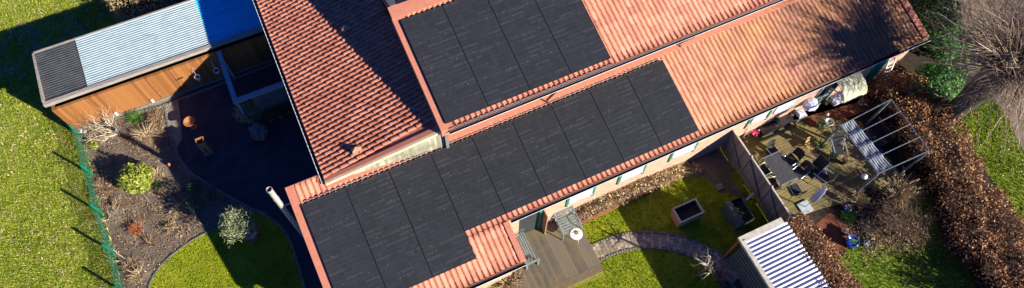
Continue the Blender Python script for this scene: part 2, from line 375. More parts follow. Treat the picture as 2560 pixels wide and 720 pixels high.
def dup(root, loc, rotz, label, group=None):
    def rec(o, par):
        c = o.copy(); COL.objects.link(c)
        if par: c.parent = par
        for ch in list(o.children): rec(ch, c)
        return c
    r = rec(root, None); r.location = loc; r.rotation_euler = (0, 0, rotz); r['label'] = label
    if group: r['group'] = group
    return r

# ------------------------------------------------------------------ fast scatter (numpy)
def np_mesh(name, V, nper, mat, parent=None):
    me = bpy.data.meshes.new(name); n = len(V); k = n // nper
    me.vertices.add(n); me.vertices.foreach_set('co', V.astype(np.float32).ravel())
    me.loops.add(n); me.loops.foreach_set('vertex_index', np.arange(n, dtype=np.int32))
    me.polygons.add(k); me.polygons.foreach_set('loop_start', np.arange(0, n, nper, dtype=np.int32)); me.polygons.foreach_set('loop_total', np.full(k, nper, np.int32))
    me.materials.append(MAT[mat] if isinstance(mat, str) else mat); me.update(calc_edges=True); me.validate()
    o = bpy.data.objects.new(name, me); COL.objects.link(o)
    if parent is not None:
        r = parent
        while r.parent: r = r.parent
        o.parent = parent; me.transform(Matrix.Translation(-Vector(r['_o'])))
    return o
def leaf_quads(C, size, flat=.5, asp=.5, nrm=None):
    """pointed leaves at C; flat pushes their faces upwards"""
    n = len(C); N = RNG.normal(size=(n, 3)); N[:, 2] = np.abs(N[:, 2]) + flat
    if nrm is not None: N = N * .6 + nrm
    N /= np.linalg.norm(N, axis=1)[:, None]
    T = np.cross(N, RNG.normal(size=(n, 3))); T /= np.linalg.norm(T, axis=1)[:, None]; B = np.cross(N, T)
    s = size * RNG.uniform(.6, 1.4, n)[:, None]
    a = C - T * s * .5; b = C + B * s * asp * .5; c = C + T * s * .5; d = C - B * s * asp * .5
    return np.stack([a, b, c, d], 1).reshape(-1, 3)
def inpoly(pts, poly):
    x, y = pts[:, 0], pts[:, 1]; r = np.zeros(len(pts), bool); n = len(poly)
    for i in range(n):
        x0, y0 = poly[i][:2]; x1, y1 = poly[(i + 1) % n][:2]
        if y0 == y1: continue
        c = ((y0 > y) != (y1 > y)) & (x < (x1 - x0) * (y - y0) / (y1 - y0) + x0); r ^= c
    return r
def scatter(poly, dens, holes=()):
    p = np.array([q[:2] for q in poly]); lo = p.min(0); hi = p.max(0); n = int(dens * (hi - lo).prod())
    q = RNG.uniform(lo, hi, (n, 2)); q = q[inpoly(q, poly)]
    for h in holes: q = q[~inpoly(q, h)]
    return q
def blades(q, h, wdt, z=0.0, lean=.6):
    n = len(q); a = RNG.uniform(0, 2 * math.pi, n); hh = h * RNG.uniform(.5, 1.4, n); ww = wdt * RNG.uniform(.6, 1.3, n)
    d = np.stack([np.cos(a), np.sin(a)], 1); b = RNG.uniform(0, 2 * math.pi, n); L = lean * RNG.uniform(.2, 1.4, n) * hh
    p0 = np.column_stack([q - d * ww[:, None], np.full(n, z)]); p1 = np.column_stack([q + d * ww[:, None], np.full(n, z)])
    p2 = np.column_stack([q + np.stack([np.cos(b), np.sin(b)], 1) * L[:, None], z + hh])
    return np.stack([p0, p1, p2], 1).reshape(-1, 3)
def PP(l, z=0.0): return [P(x, y, z) for x, y in l]
def smooth_line(pts, n=8, closed=False):
    pts = [Vector(p) for p in pts]; out = []; k = len(pts)
    rng = range(k if closed else k - 1)
    for i in rng:
        p0, p1, p2, p3 = (pts[(i - 1) % k], pts[i], pts[(i + 1) % k], pts[(i + 2) % k]) if closed else (pts[max(i - 1, 0)], pts[i], pts[i + 1], pts[min(i + 2, k - 1)])
        for j in range(n):
            t = j / n; out.append(.5 * ((2 * p1) + (p2 - p0) * t + (2 * p0 - 5 * p1 + 4 * p2 - p3) * t * t + (3 * p1 - p0 - 3 * p2 + p3) * t ** 3))
    if not closed: out.append(pts[-1])
    return out
def sheet(name, poly, z, mat):
    b = MB(); b.add([(p[0], p[1], z) for p in poly], [tuple(range(len(poly)))]); o = b.build(name, mat)
    if o.data.polygons[0].normal.z < 0: o.data.flip_normals()
    return struct(o)

# ================================================================== GROUND
b = MB(); b.add([(-400, -400, 0), (400, -400, 0), (400, 400, 0), (-400, 400, 0)], [(0, 1, 2, 3)]); struct(b.build('lawn', 'grass'))
bed_edge = smooth_line(PP([(425, 330), (440, 375), (470, 425), (520, 460), (570, 490), (625, 520), (665, 535)]), 6)
lawn_edge = smooth_line(PP([(640, 527), (690, 555), (722, 595), (742, 650), (762, 725), (775, 800)]), 6)
round_edge = smooth_line(PP([(560, 565), (545, 572), (500, 590), (450, 622), (405, 662), (374, 712), (362, 800)]), 6)
drive = PP([(400, 262), (425, 330)]) + bed_edge + lawn_edge + [Vector((-.1, -5.2, 0)), Vector((-.1, .8, 0)), Vector((1.6, .8, 0)), Vector((1.6, 12.8, 0)), Vector((-1.5, 12.8, 0)), Vector((-1.5, 9.5, 0))]
drive = [p for p in drive]
sheet('driveway', drive, .008, 'drive')
bed = PP([(196, 322), (400, 262), (425, 330)]) + bed_edge + list(reversed(smooth_line(PP([(600, 545), (640, 527)]), 3))) + round_edge + PP([(330, 800), (305, 715), (290, 640), (268, 560), (246, 490), (232, 430), (212, 368)])
sheet('soil_bed', bed, .004, 'soil')
round_lawn = round_edge[::-1] + smooth_line(PP([(600, 545), (640, 527)]), 3) + lawn_edge
sheet('round_lawn', round_lawn, .012, 'grass2')
sheet('grit_strip', PP([(402, 262), (445, 250), (452, 300), (455, 345), (440, 375), (425, 330)]), .013, 'palesoil')
MAT['frost'] = leafmat('frosted_grass', [(0, (.16, .20, .17)), (1, (.55, .60, .58))], .8, .1)
q = scatter(PP([(190, -20), (262, -20), (300, 45), (190, 95), (88, 125), (95, 200), (-20, 190), (-40, 110), (60, 60), (120, 60)]), 420); nz = np.sin(q[:, 0] * 2.3 + 1.5 * np.sin(q[:, 1] * 1.9)) * np.sin(q[:, 1] * 2.7 + q[:, 0]) + .5 * np.sin(q[:, 0] * 8 - q[:, 1] * 7)
q = q[nz > .15]
o = np_mesh('frosted_grass', blades(q, .09, .014), 3, 'frost'); struct(o, 'stuff'); tag(o, 'patches of whitish frosted grass in the shade behind the shed', 'grass')
# grass standing in the lawns
left_poly = PP([(-60, 120), (-60, -80), (330, -80), (250, 0), (300, 45), (85, 110), (115, 265), (196, 322), (212, 368), (232, 430), (246, 490), (268, 560), (290, 640), (305, 715), (325, 800), (-80, 800)])
q = scatter(left_poly, 620)
dn = np.sin(q[:, 0] * 1.7 + np.sin(q[:, 1] * 1.3) * 1.5) * np.sin(q[:, 1] * 1.9 + np.cos(q[:, 0] * .9) * 1.4)
q = q[RNG.uniform(-1.6, 1, len(q)) < dn + .5]
o = np_mesh('grass', blades(q, .085, .015), 3, 'blade'); struct(o, 'stuff'); tag(o, 'rough sunlit yellow-green meadow grass left of the green net fence', 'grass')
q = scatter(left_poly, 160); nz = np.sin(q[:, 0] * 2.9 + 1.7 * np.sin(q[:, 1] * 2.1)) * np.sin(q[:, 1] * 3.3 + 1.9 * np.cos(q[:, 0] * 1.6)) + .5 * np.sin(q[:, 0] * 7 + q[:, 1] * 5)
q = q[nz > .62]
o = np_mesh('straw_tufts', blades(q, .10, .014, 0, 1.1), 3, 'straw'); struct(o, 'stuff'); tag(o, 'withered straw-coloured tufts mixed into the rough meadow', 'grass')
q = scatter(round_lawn, 330)
o = np_mesh('grass', blades(q, .05, .018, .012), 3, 'blade2'); struct(o, 'stuff'); tag(o, 'short bright grass of the rounded lawn beside the soil bed', 'grass')

def cobbles(name, line, size, mat, z=.0, rows=1, gap=.012, hh=.05):
    b = MB(); L = [0]
    for i in range(1, len(line)): L.append(L[-1] + (line[i] - line[i - 1]).length)
    s = 0
    while s < L[-1]:
        k = max(i for i in range(len(L)) if L[i] <= s); k = min(k, len(line) - 2)
        t = (s - L[k]) / max(L[k + 1] - L[k], 1e-6); p = line[k].lerp(line[k + 1], t); d = (line[k + 1] - line[k]).normalized(); nn = Vector((-d.y, d.x, 0))
        for r in range(rows):
            c = p + nn * (r - (rows - 1) / 2) * size; a = size / 2 - gap; w_ = a * random.uniform(.85, 1.05); h_ = hh * random.uniform(.7, 1.1)
            d2 = (d + nn * random.uniform(-.15, .15)).normalized(); n2 = Vector((-d2.y, d2.x, 0))
            bot = [c - d2 * a - n2 * w_, c + d2 * a - n2 * w_, c + d2 * a + n2 * w_, c - d2 * a + n2 * w_]
            b.hexa([Vector((u.x, u.y, z)) for u in bot], [Vector((u.x, u.y, z + h_)) + (Vector((c.x, c.y, z + h_)) - Vector((u.x, u.y, z + h_))) * .18 for u in bot])
        s += size
    return struct(b.build(name, mat))
cobbles('driveway_edging', smooth_line(PP([(412, 262), (425, 330)]), 4) + bed_edge + lawn_edge[1:], .15, 'stone', .006)
cobbles('wall_edging', smooth_line(PP([(205, 326), (300, 293), (400, 268), (480, 238), (560, 207), (650, 172), (740, 140)]), 5), .15, 'stone', .008, 1)
cobbles('lawn_edging', round_edge, .07, 'lead', .004, 1, .004, .05)

# soil litter, clods and sprouting
q = scatter(bed, 420); nz = np.sin(q[:, 0] * 3.1 + 2 * np.sin(q[:, 1] * 2.7)) * np.sin(q[:, 1] * 3.7 + 1.3 * np.cos(q[:, 0] * 2.2)) + .4 * np.sin(q[:, 0] * 9 + q[:, 1] * 6)
q = q[nz > .28]
o = np_mesh('dry_scrub', blades(q, .12, .014, 0, 1.6), 3, 'brownstalk'); struct(o, 'stuff'); tag(o, 'patches of low dead brown scrub spread over the soil bed', 'ground cover')
q = scatter(bed, 75); C = np.column_stack([q, RNG.uniform(.01, .05, len(q))])
o = np_mesh('leaf_litter', leaf_quads(C, .07, .8, .5), 4, 'brownstalk'); struct(o, 'stuff'); tag(o, 'withered leaf litter and clods strewn over the garden soil', 'leaf litter')
q = scatter(PP([(196, 322), (212, 368), (232, 430), (246, 490), (268, 560), (290, 640), (305, 715), (330, 800), (312, 800), (290, 715), (272, 640), (252, 570), (232, 500), (222, 440), (200, 375), (188, 325)]), 260)
o = np_mesh('grass', blades(q, .16, .02), 3, 'straw'); struct(o, 'stuff'); tag(o, 'dry straw-coloured grass fringe along the edge of the soil bed', 'grass')

# ================================================================== HOUSE
TH = .2088                                  # roof rise per metre
zl = lambda y: 3.66 + TH * y                # lower roof, tile underside plane
zu = lambda y: 5.40 + TH * y                # upper roof
MW = .265
zw = lambda x: 3.93 + MW * (x - 1.1)        # wing roof, rising to the east
house = thing('house', 'long brick house with stepped red clay tile roofs and a side wing', 'house', (10, 0, 0))
def prof(u):
    u = u % 1
    return .048 * math.sin(math.pi * u / .52) ** .8 if u < .52 else -.010 * math.sin(math.pi * (u - .52) / .48)
def prof2(u):
    u = u % 1
    return .052 * math.sin(math.pi * u / .82) ** .6 if 0 < u < .82 else -.008
UW = [0, .03, .10, .22, .38, .56, .70, .79, .82, .86, .98]
US = [0, .06, .14, .26, .38, .46, .52, .68, .84]
PW, CL = .2153, .35
def pan_roof(b, x0, x1, y0, y1, zf, ph=0.0, top_lift=.022):
    """pantiles with rolls running up the slope (along y), eave at y0"""
    xs = []; k = math.floor(x0 / PW)
    while k * PW < x1:
        for u in US:
            x = (k + u) * PW
            if x0 <= x <= x1: xs.append((x, u))
        k += 1
    rows = []; n = int(math.ceil((y1 - y0) / CL)); yb = y0
    for i in range(n):
        a, c = y0 + i * CL, min(y0 + (i + 1) * CL, y1)
        rows.append((a, top_lift + .012, i)); rows.append((c, .004, i))
    o = len(b.v); m = len(xs)
    for y, lift, i in rows:
        for x, u in xs:
            k = int(math.floor(x / PW)); j = ((k * 7919 + i * 104729) % 101) / 101 - .5
            b.v.append((x, y + (0.012 * math.sin(math.pi * u) + j * .008 if lift > .01 else 0), zf(y) + prof(u) + lift + j * .006))
    for r in range(len(rows) - 1):
        for c in range(m - 1):
            b.f.append((o + r * m + c, o + r * m + c + 1, o + (r + 1) * m + c + 1, o + (r + 1) * m + c))
def slab(b, x0, x1, y0, y1, zf, t=.14, d=.03):
    b.prism([(x0, y0), (x1, y0), (x1, y1), (x0, y1)], [zf(y0) - d - t, zf(y0) - d - t, zf(y1) - d - t, zf(y1) - d - t], [zf(y0) - d, zf(y0) - d, zf(y1) - d, zf(y1) - d])
XE = 27.1; YE = -3.42; YP = -5.05; XP = 6.8
b = MB(); pan_roof(b, 0.0, XP - .1, YP, YE, zl); pan_roof(b, 0.0, XE - .18, YE, .90, zl)
slab(b, -.28, XP, YP + .03, YE, zl); slab(b, -.28, XE, YE + .03, .90, zl)
b.build('roof', 'tile', house, True)
bpy_roofs = []
YU0, YU1 = -.14, 5.0
b = MB(); pan_roof(b, 6.2, 31, YU0, YU1, zu); slab(b, 5.75, 31, YU0 + .03, YU1, zu)
b.build('roof', 'tile_up', house, True)
# north slope behind the ridge
zn = lambda y: zu(YU1) - (y - YU1) * .42
b = MB()
def pan_north(b):
    xs = []; k = math.floor(6.0 / PW)
    while k * PW < 31:
        for u in US: xs.append(((k + u) * PW, u))
        k += 1
    o = len(b.v); ys = [YU1 + .1 + i * .35 for i in range(16)]; m = len(xs)
    for y in ys:
        for x, u in xs: b.v.append((x, y, zn(y) + prof(u) * 1.3 + .02))
    for r in range(len(ys) - 1):
        for c in range(m - 1): b.f.append((o + r * m + c, o + r * m + c + 1, o + (r + 1) * m + c + 1, o + (r + 1) * m + c))
pan_north(b); slab(b, 5.75, 31, YU1, YU1 + 5.3, zn); b.build('roof', 'tile_up', house, True)
# wing roof: rolls run east-west, rows staggered
b = MB(); PY = .2; XW0, XW1 = 1.12, 5.78
j = 0; y = .62
while y < 13.4:
    st = (j % 2) * CL / 2; xe = XW0; segs = []; x = XW0; nx = XW0 + CL - (st if st else 0)
    while x < XW1:
        e = min(nx, XW1); segs.append((x, e)); x = e; nx = e + CL
    for (xa, xb) in segs:
        jit = random.uniform(-.005, .005); o = len(b.v)
        for xx, lift in ((xa, .065), (xb + .004, .004)):
            for u in UW + [.999]:
                b.v.append((xx + random.uniform(-.002, .002), y + u * PY, zw(xx) + prof2(u) + lift + jit))
        m = len(UW) + 1
        for c in range(m - 1): b.f.append((o + c, o + m + c, o + m + c + 1, o + c + 1))
        # the butt end of the tile
        o2 = len(b.v)
        for u in UW + [.999]: b.v.append((xa, y + u * PY, zw(xa) + prof2(u) + .065 + jit)); b.v.append((xa, y + u * PY, zw(xa) + prof2(u) * .9 - .004))
        for c in range(m - 1): b.f.append((o2 + 2 * c, o2 + 2 * c + 2, o2 + 2 * c + 3, o2 + 2 * c + 1))
    y += PY; j += 1
gy0, gy1 = .50, .12
b.prism([(XW0 - .05, gy0), (XW1, gy1), (XW1, 13.4), (XW0 - .05, 13.4)], [zw(XW0) - .16, zw(XW1) - .16, zw(XW1) - .16, zw(XW0) - .16], [zw(XW0) - .03, zw(XW1) - .03, zw(XW1) - .03, zw(XW0) - .03])
b.build('roof', 'tile_wing', house)
# trims
b = MB(); T_ = lambda x0, x1, y0, y1, zf, h0, h1: b.prism([(x0, y0), (x1, y0), (x1, y1), (x0, y1)], [zf(y0) + h0, zf(y0) + h0, zf(y1) + h0, zf(y1) + h0], [zf(y0) + h1, zf(y0) + h1, zf(y1) + h1, zf(y1) + h1])
T_(-.34, -.02, YP, .90, zl, -.22, .05); b.build('verge_trim', 'trim', house)
b = MB(); T_(5.68, 6.17, YU0 + .02, YU1 - .25, zu, -.35, .055); b.build('verge_trim', 'trim', house)
b = MB(); T_(XP - .17, XP + .06, YP, YE - .05, zl, -.18, .07); b.build('verge_trim', 'trim', house)
b = MB(); T_(XE - .2, XE + .1, YE, 1.0, zl, -.18, .08); b.build('verge_trim', 'trim', house)
b = MB(); T_(5.8, 30, .2, 1.06, zl, .0, .062); b.box((-.019, .86, zl(.80)), (1.1, .91, zl(.86) + .045)); b.prism([(1.1, .30), (5.799, .2), (5.799, .6), (1.1, .6)], [zl(.2)]*4, [zl(.30) + .06, zl(.2) + .061, zl(.6) + .061, zl(.6) + .06]); b.build('wall_flashing', 'trim', house)
b = MB(); T_(5.7, 31, YU1 - .42, YU1 + .08, zu, .0, .075); b.build('ridge_trim', 'trim', house)
b = MB(); b.prism([(5.8, YU1 + .09), (6.05, YU1 + .09), (6.05, YU1 + 5), (5.8, YU1 + 5)], [zn(YU1), zn(YU1), zn(YU1 + 5), zn(YU1 + 5)], [zn(YU1) + .1, zn(YU1) + .1, zn(YU1 + 5) + .1, zn(YU1 + 5) + .1]); b.build('verge_trim', 'greywood', house)
# wing verge (strip with cream barge board), gable boards
b = MB()
b.prism([(XW0 - .02, gy0 - .02), (XW1 + .02, gy1 - .02), (XW1 + .02, gy1 + .18), (XW0 - .02, gy0 + .13)], [zw(XW0) - .02, zw(XW1) - .02, zw(XW1) - .02, zw(XW0) - .02], [zw(XW0) + .045, zw(XW1) + .045, zw(XW1) + .045, zw(XW0) + .045]); b.build('verge_trim', 'trim', house)
b = MB()
b.prism([(XW0 - .03, gy0 - .11), (XW1 + .0, gy1 - .11), (XW1, gy1 - .025), (XW0 - .03, gy0 - .025)], [zw(XW0) - .16, zw(XW1) - .16, zw(XW1) - .16, zw(XW0) - .16], [zw(XW0) + .02, zw(XW1) + .02, zw(XW1) + .02, zw(XW0) + .02]); b.build('barge_board', 'cream', house)
b = MB()
b.prism([(XW0 + .1, gy0 - .02), (XW1 + .0, gy1 - .02), (XW1, gy1 + .1), (XW0 + .1, gy0 + .1)], [zl(gy0) - .1, zl(gy1) - .1, zl(gy1) - .1, zl(gy0) - .1], [zw(XW0) - .165, zw(XW1) - .165, zw(XW1) - .165, zw(XW0) - .165]); b.build('gable_boards', 'gable', house)
b = MB(); b.box((5.80, -.05, zl(0) + .02), (5.92, .5, 5.0)); b.build('corner_board', 'lead', house)
# roof vents on the wing
def vent(px, py, nm='roof_vent'):
    p = P(px, py, 4.4); x, y = p.x, p.y; z = zw(x) + .03; b = MB()
    b.add([(x - .17, y - .13, z - .03), (x - .17, y + .13, z - .03), (x + .22, y + .12, z + .10), (x + .22, y - .12, z + .10), (x - .15, y - .10, z + .17), (x - .15, y + .10, z + .17), (x + .02, y + .0, z + .30), (x + .22, y, z + .14)],
          [(0, 4, 6, 5, 1), (0, 3, 7, 6, 4), (1, 5, 6, 7, 2), (0, 1, 2, 3), (3, 2, 7)])
    return b.build(nm, 'ochre', house)
vent(890, 375); vent(868, 86)
# gutters: half pipes with a pale rim
def gutter(x0, x1, y, z, r=.075):
    b = MB(); n = 10; o = 0
    for rr in (r, r - .008):
        for i in range(n + 1):
            a = math.pi + math.pi * i / n
            for x in (x0, x1): b.v.append((x, y + rr * math.cos(a), z + rr * math.sin(a)))
    for k in (0, 2 * (n + 1)):
        for i in range(n): b.f.append((k + 2 * i, k + 2 * i + 1, k + 2 * i + 3, k + 2 * i + 2))
    g = b.build('gutter', 'gutter', house)
    b = MB(); b.tube([(x0, y - r, z), (x1, y - r, z)], .009, 6); b.build('gutter_rim', 'white', g)
    b = MB(); b.box((x0, y + r + .004, z - .10), (x1, y + r + .014, z + .03)); b.build('fascia', 'trim', g)
gutter(XP + .15, XE + .08, YE - .09, zl(YE) - .03); gutter(-.25, XP, YP - .09, zl(YP) - .03); gutter(5.95, 31, YU0 - .09, zu(YU0) - .03)
# wing gutter (west)
b = MB(); b.tube([(XW0 - .10, gy0 - .05, zw(XW0) - .04), (XW0 - .10, 13.3, zw(XW0) - .04)], .04, 8)
g = b.build('gutter', 'gutter', house); b = MB(); b.tube([(XW0 - .145, gy0 - .05, zw(XW0) + .0), (XW0 - .145, 13.3, zw(XW0) + .0)], .012, 6); b.build('gutter_rim', 'white', g)
# rainwater outlets crossing the flashing
for px, py in ((1705, 103), (1370, 246)):
    p = P(px, py, 4.2); b = MB(); b.tube([(p.x, YU0 - .1, 5.2), (p.x, p.y + .1, zl(p.y) + .2), (p.x + .05, p.y - .02, zl(p.y) + .08)], .035, 6)
    b.tube([(p.x + .16, YU0 - .06, 5.15), (p.x + .02, p.y + .1, zl(p.y) + .14)], .02, 5); b.build('rainwater_outlet', 'gutter', house)
# walls
WY = -3.33
b = MB(); b.box((6.45, WY, 0), (26.8, WY + .3, 2.78)); b.build('wall', 'wallbrick', house)
b = MB(); b.box((-.05, -4.75, 0), (6.44, -4.45, 2.4)); b.build('wall', 'wallbrick', house)
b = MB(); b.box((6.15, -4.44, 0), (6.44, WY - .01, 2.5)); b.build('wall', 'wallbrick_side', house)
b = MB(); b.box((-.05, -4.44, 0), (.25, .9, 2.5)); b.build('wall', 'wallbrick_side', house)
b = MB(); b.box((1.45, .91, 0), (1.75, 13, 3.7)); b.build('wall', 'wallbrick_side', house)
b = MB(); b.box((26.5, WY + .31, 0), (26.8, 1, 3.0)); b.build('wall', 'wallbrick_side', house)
b = MB(); b.box((6.05, .66, 2.6), (30.5, .96, 5.2)); b.build('wall', 'gable', house)
b = MB(); b.prism([(6.0, .97), (6.3, .97), (6.3, YU1), (6.0, YU1)], [3, 3, 3, 3], [5.3, 5.3, 6.1, 6.1]); b.build('wall', 'lead', house)
b = MB(); b.prism([(6.0, YU1 + .01), (6.3, YU1 + .01), (6.3, YU1 + 5), (6.0, YU1 + 5)], [3] * 4, [6.1, 6.1, 4.1, 4.1]); b.build('wall', 'lead', house)
# windows with green shutters on the south wall
def wx(px, py, z=1.1):
    """x of the point of the south wall seen at (px,py)"""
    d = CR.T @ np.array([(px - 1280) / F, (py - 360) / F, 1.]); t = (WY - CC[1]) / d[1]; q = CC + t * d; return q[0], q[2]
shut = [(1418, 504), (1482, 481), (1545, 453), (1608, 425), (1673, 398), (1736, 368), (1862, 318), (1918, 290)]
sx = [wx(*s)[0] for s in shut]
for i, x in enumerate(sx):
    b = MB(); b.box((x - .045, WY - .05, 1.3), (x + .045, WY - .012, 2.5)); b.build('shutter', 'green', house)
for a, c in ((sx[0], sx[1]), (sx[2], sx[3]), (sx[4], sx[5]), (sx[6] + .1, sx[7] - .1), (sx[7] + .2, sx[7] + 1.3)):
    x0, x1 = a + .08, c - .08
    b = MB(); b.box((x0, WY - .05, 1.70), (x1, WY - .005, 1.76)); b.box((x0, WY - .05, 2.4), (x1, WY - .005, 2.5)); b.box((x0, WY - .045, 1.76), (x0 + .07, WY - .005, 2.4)); b.box((x1 - .07, WY - .045, 1.76), (x1, WY - .005, 2.4))
    fr = b.build('window', 'white', house); b = MB(); b.box((x0 + .07, WY - .02, 1.761), (x1 - .07, WY - .006, 2.399)); b.build('pane', 'glass', fr)
    b = MB(); b.box((x0 + .075, WY - .034, 1.77), (x1 - .075, WY - .022, 2.39)); b.build('roller_blind', 'blind', fr)
    b = MB(); b.box((x0 - .02, WY - .10, 1.65), (x1 + .02, WY - .003, 1.695)); b.build('sill', 'blind', fr)
# french window near the sunshade, green louvred door, canopy
x0 = wx(2040, 240)[0]; x1 = wx(2090, 215)[0]
b = MB(); 
for xa in (x0, (x0 + x1) / 2, x1): b.box((xa - .04, WY - .06, .1), (xa + .04, WY - .006, 2.2))
b.box((x0, WY - .055, .1), (x1, WY - .007, .2)); b.box((x0, WY - .055, 1.0), (x1, WY - .007, 1.08))
fr = b.build('door', 'benchgrey', house); b = MB(); b.box((x0 + .045, WY - .03, .21), (x1 - .045, WY - .01, 2.15)); b.build('pane', 'glass', fr)
x0 = wx(2160, 195)[0]; x1 = wx(2195, 178)[0]
b = MB(); b.box((x0, WY - .05, 0), (x1, WY - .006, 2.1)); dr = b.build('door', 'green', house)
b = MB()
for i in range(22): b.bar((x0 + .05, WY - .07, .15 + i * .085), (x1 - .05, WY - .07, .15 + i * .085), .02, .045)
b.build('louvres', 'green', dr)
pc = P(2125, 212, 2.1); cx0, cx1 = pc.x - .62, pc.x + .62
b = MB(); n = 8; pr = [(-3.35, 2.34), (-3.5, 2.34), (-3.85, 2.28), (-4.1, 2.14), (-4.24, 1.94), (-4.28, 1.8)]; v = []
for x in (cx0, cx1): v += [(x, yy, zz) for yy, zz in pr] + [(x, yy + .02, zz - .05) for yy, zz in reversed(pr)]
k = 2 * len(pr); fs = [tuple(range(k)), tuple(reversed(range(k, 2 * k)))] + [(i, i + k, (i + 1) % k + k, (i + 1) % k) for i in range(k)]
b.add(v, fs); cn = b.build('door_canopy', 'offwhite', house)
b = MB(); 
for x in (cx0 + .03, cx1 - .03): b.bar((x, WY - .02, 1.75), (x, -4.1, 2.05), .04, .04)
b.build('bracket', 'white', cn)

# ================================================================== SOLAR PANELS
MAT['seam'] = simple('dull_metal_seam', (.16, .16, .17), (.09, .09, .10), 3, .6)
PWD, PHT = 1.722, 1.0965; ang = math.asin(.2053)
def make_panel():
    r = thing('solar_panel', 'x', 'solar panel', (0, 0, 0)); W, H = PWD - .018, PHT - .016
    b = MB(); b.box((-.009, -H - .008, -.05), (W + .009, .008, -.036)); b.box((0, -H, -.035), (W, 0, -.008))
    for a, c in (((0, -H, -.0079), (W, -H + .012, .0)), ((0, -.012, -.0079), (W, 0, 0)), ((0, -H + .0121, -.0079), (.012, -.0121, 0)), ((W - .012, -H + .0121, -.0079), (W, -.0121, 0))): b.box(a, c)
    b.build('frame', 'black', r)
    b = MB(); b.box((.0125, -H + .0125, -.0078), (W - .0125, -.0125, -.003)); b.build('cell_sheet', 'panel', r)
    for x in (.35, W - .35):
        b = MB(); b.box((x - .02, -.008, -.001), (x + .02, .018, .008)); b.build('clamp', 'seam', r)
    b = MB(); b.box((.02, .0085, -.03), (W - .02, .0135, -.002)); b.build('seam_strip', 'seam', r)
    return r
proto = make_panel(); first = True
ords = ['leftmost', 'second from left', 'third from left', 'fourth from left', 'fifth from left', 'fifth from right', 'fourth from right', 'third from right', 'second from right']
def place(x, y, z, label, group):
    global first
    if first: o = proto; first = False; o['label'] = label; o['group'] = group
    else: o = dup(proto, (0, 0, 0), 0, label, group)
    o.location = (x, y, z); o.rotation_euler = (ang, 0, 0)
lowpos = ['leftmost', 'second from the left', 'third from the left', 'fourth from the left', 'middle one of nine', 'fourth from the right', 'third from the right', 'second from the right', 'rightmost']
for k in range(9):
    rowsn = ['top row', 'second row', 'third row', 'short bottom row']
    for j in range(4 if k < 3 else 3):
        y = -j * PHT * math.cos(ang); z = 3.8 - j * PHT * math.sin(ang)
        pos = lowpos[k] if j < 3 else ['leftmost', 'middle', 'rightmost'][k]
        place(k * PWD, y, z, 'black solar panel in the %s of the lower array, %s' % (rowsn[j], pos), 'solar panels on the lower roof')
for k in range(4):
    for j in range(4):
        if k == 3 and j < 1: continue
        y = 4.355 - j * PHT * math.cos(ang); z = 3.8 + 2.649 - j * PHT * math.sin(ang)
        rn = ['top row', 'second row', 'third row', 'bottom row'][j]; cn_ = ['leftmost', 'second from the left', 'third from the left', 'rightmost'][k]
        place(5.947 + k * PWD, y, z, 'black solar panel in the %s of the upper array, %s' % (rn, cn_), 'solar panels on the upper roof')
def rails(x0, x1, y, zf, lab, n):
    t = thing('mounting_rail', lab, 'rail', (x0, y, zf(y)))
    b = MB(); b.bar((x0, y, zf(y) + .085), (x1, y, zf(y) + .085), .022, .03); b.build('rail', 'alu', t)
    for i in range(n):
        x = x0 + (x1 - x0) * (i + .5) / n
        for d in (-.28, .28):
            b = MB(); b.bar((x + d, y + .06, zf(y) + .05), (x + d, y - .10, zf(y) + .10), .035, .02); b.build('roof_hook', 'seam', t)
rails(.1, 9 * PWD - .1, .13, zl, 'thin silver mounting rail along the top edge of the lower panel array', 9)
rails(6.0, 5.947 + 4 * PWD, -.14, zu, 'thin silver mounting rail along the bottom edge of the upper panel array', 4)

# flue pipe
fl = thing('flue_pipe', 'tall stainless steel flue pipe standing beside the left roof corner', 'chimney', (-.73, .52, 0))
b = MB(); b.tube([(-.73, .52, 0), (-.73, .52, 5.0)], .105, 20, False); b.tube([(-.73, .52, .1), (-.73, .52, 5.0)], .094, 20, False); b.build('pipe', 'steel', fl, True)
for z in (1.1, 2.1, 3.1, 4.1, 4.96):
    b = MB(); b.lathe((-.73, .52, z), [(.107, -.035), (.116, -.03), (.116, .03), (.107, .035)], 20, False); b.build('collar', 'steel', fl)
b = MB(); b.tube([(-.73, .52, 4.7), (-.73, .52, 4.72)], .093, 20); b.build('inner_pipe', 'rustin', fl)
b = MB(); b.bar((-.63, .52, 3.3), (-.35, .52, 3.3), .04, .04); b.build('wall_bracket', 'steel', fl)

# ================================================================== SHED
shed = thing('garden_shed', 'long timber shed with corrugated roof sheets and orange board wall', 'shed', (-5, 11, 0))
sw = P(118, 262, 2.0); nw = P(85, 132, 2.15); x0 = -8.68; x1 = 1.1; y0 = sw.y; y1 = nw.y
zsh = lambda y: 2.0 + (y - y0) / (y1 - y0) * .15
def corrug(b, xa, xb, ya, yb, zf, pitch, amp, seg=8, t=.006):
    n = int((yb - ya) / pitch * seg); o = len(b.v)
    for i in range(n + 1):
        y = ya + (yb - ya) * i / n; z = zf(y) + amp * math.sin(2 * math.pi * (y - ya) / pitch)
        b.v.append((xa, y, z)); b.v.append((xb, y, z))
    for i in range(n): b.f.append((o + 2 * i, o + 2 * i + 1, o + 2 * i + 3, o + 2 * i + 2))
xs = P(205, 165, 2.1).x
b = MB(); corrug(b, x0 + .1, xs + .05, y0 + .12, y1 - .05, lambda y: zsh(y) - .01, .117, .024); b.build('roof_sheet', 'corr_grey', shed, True)
xb_ = P(506, 62, 2.1).x  # shadow edge on the roof; blue shade is painted beyond it
b = MB(); corrug(b, xs, xb_ + .04, y0 + .12, y1 - .05, lambda y: zsh(y) + .012, .117, .027); b.build('roof_sheet', 'corr_white', shed, True)
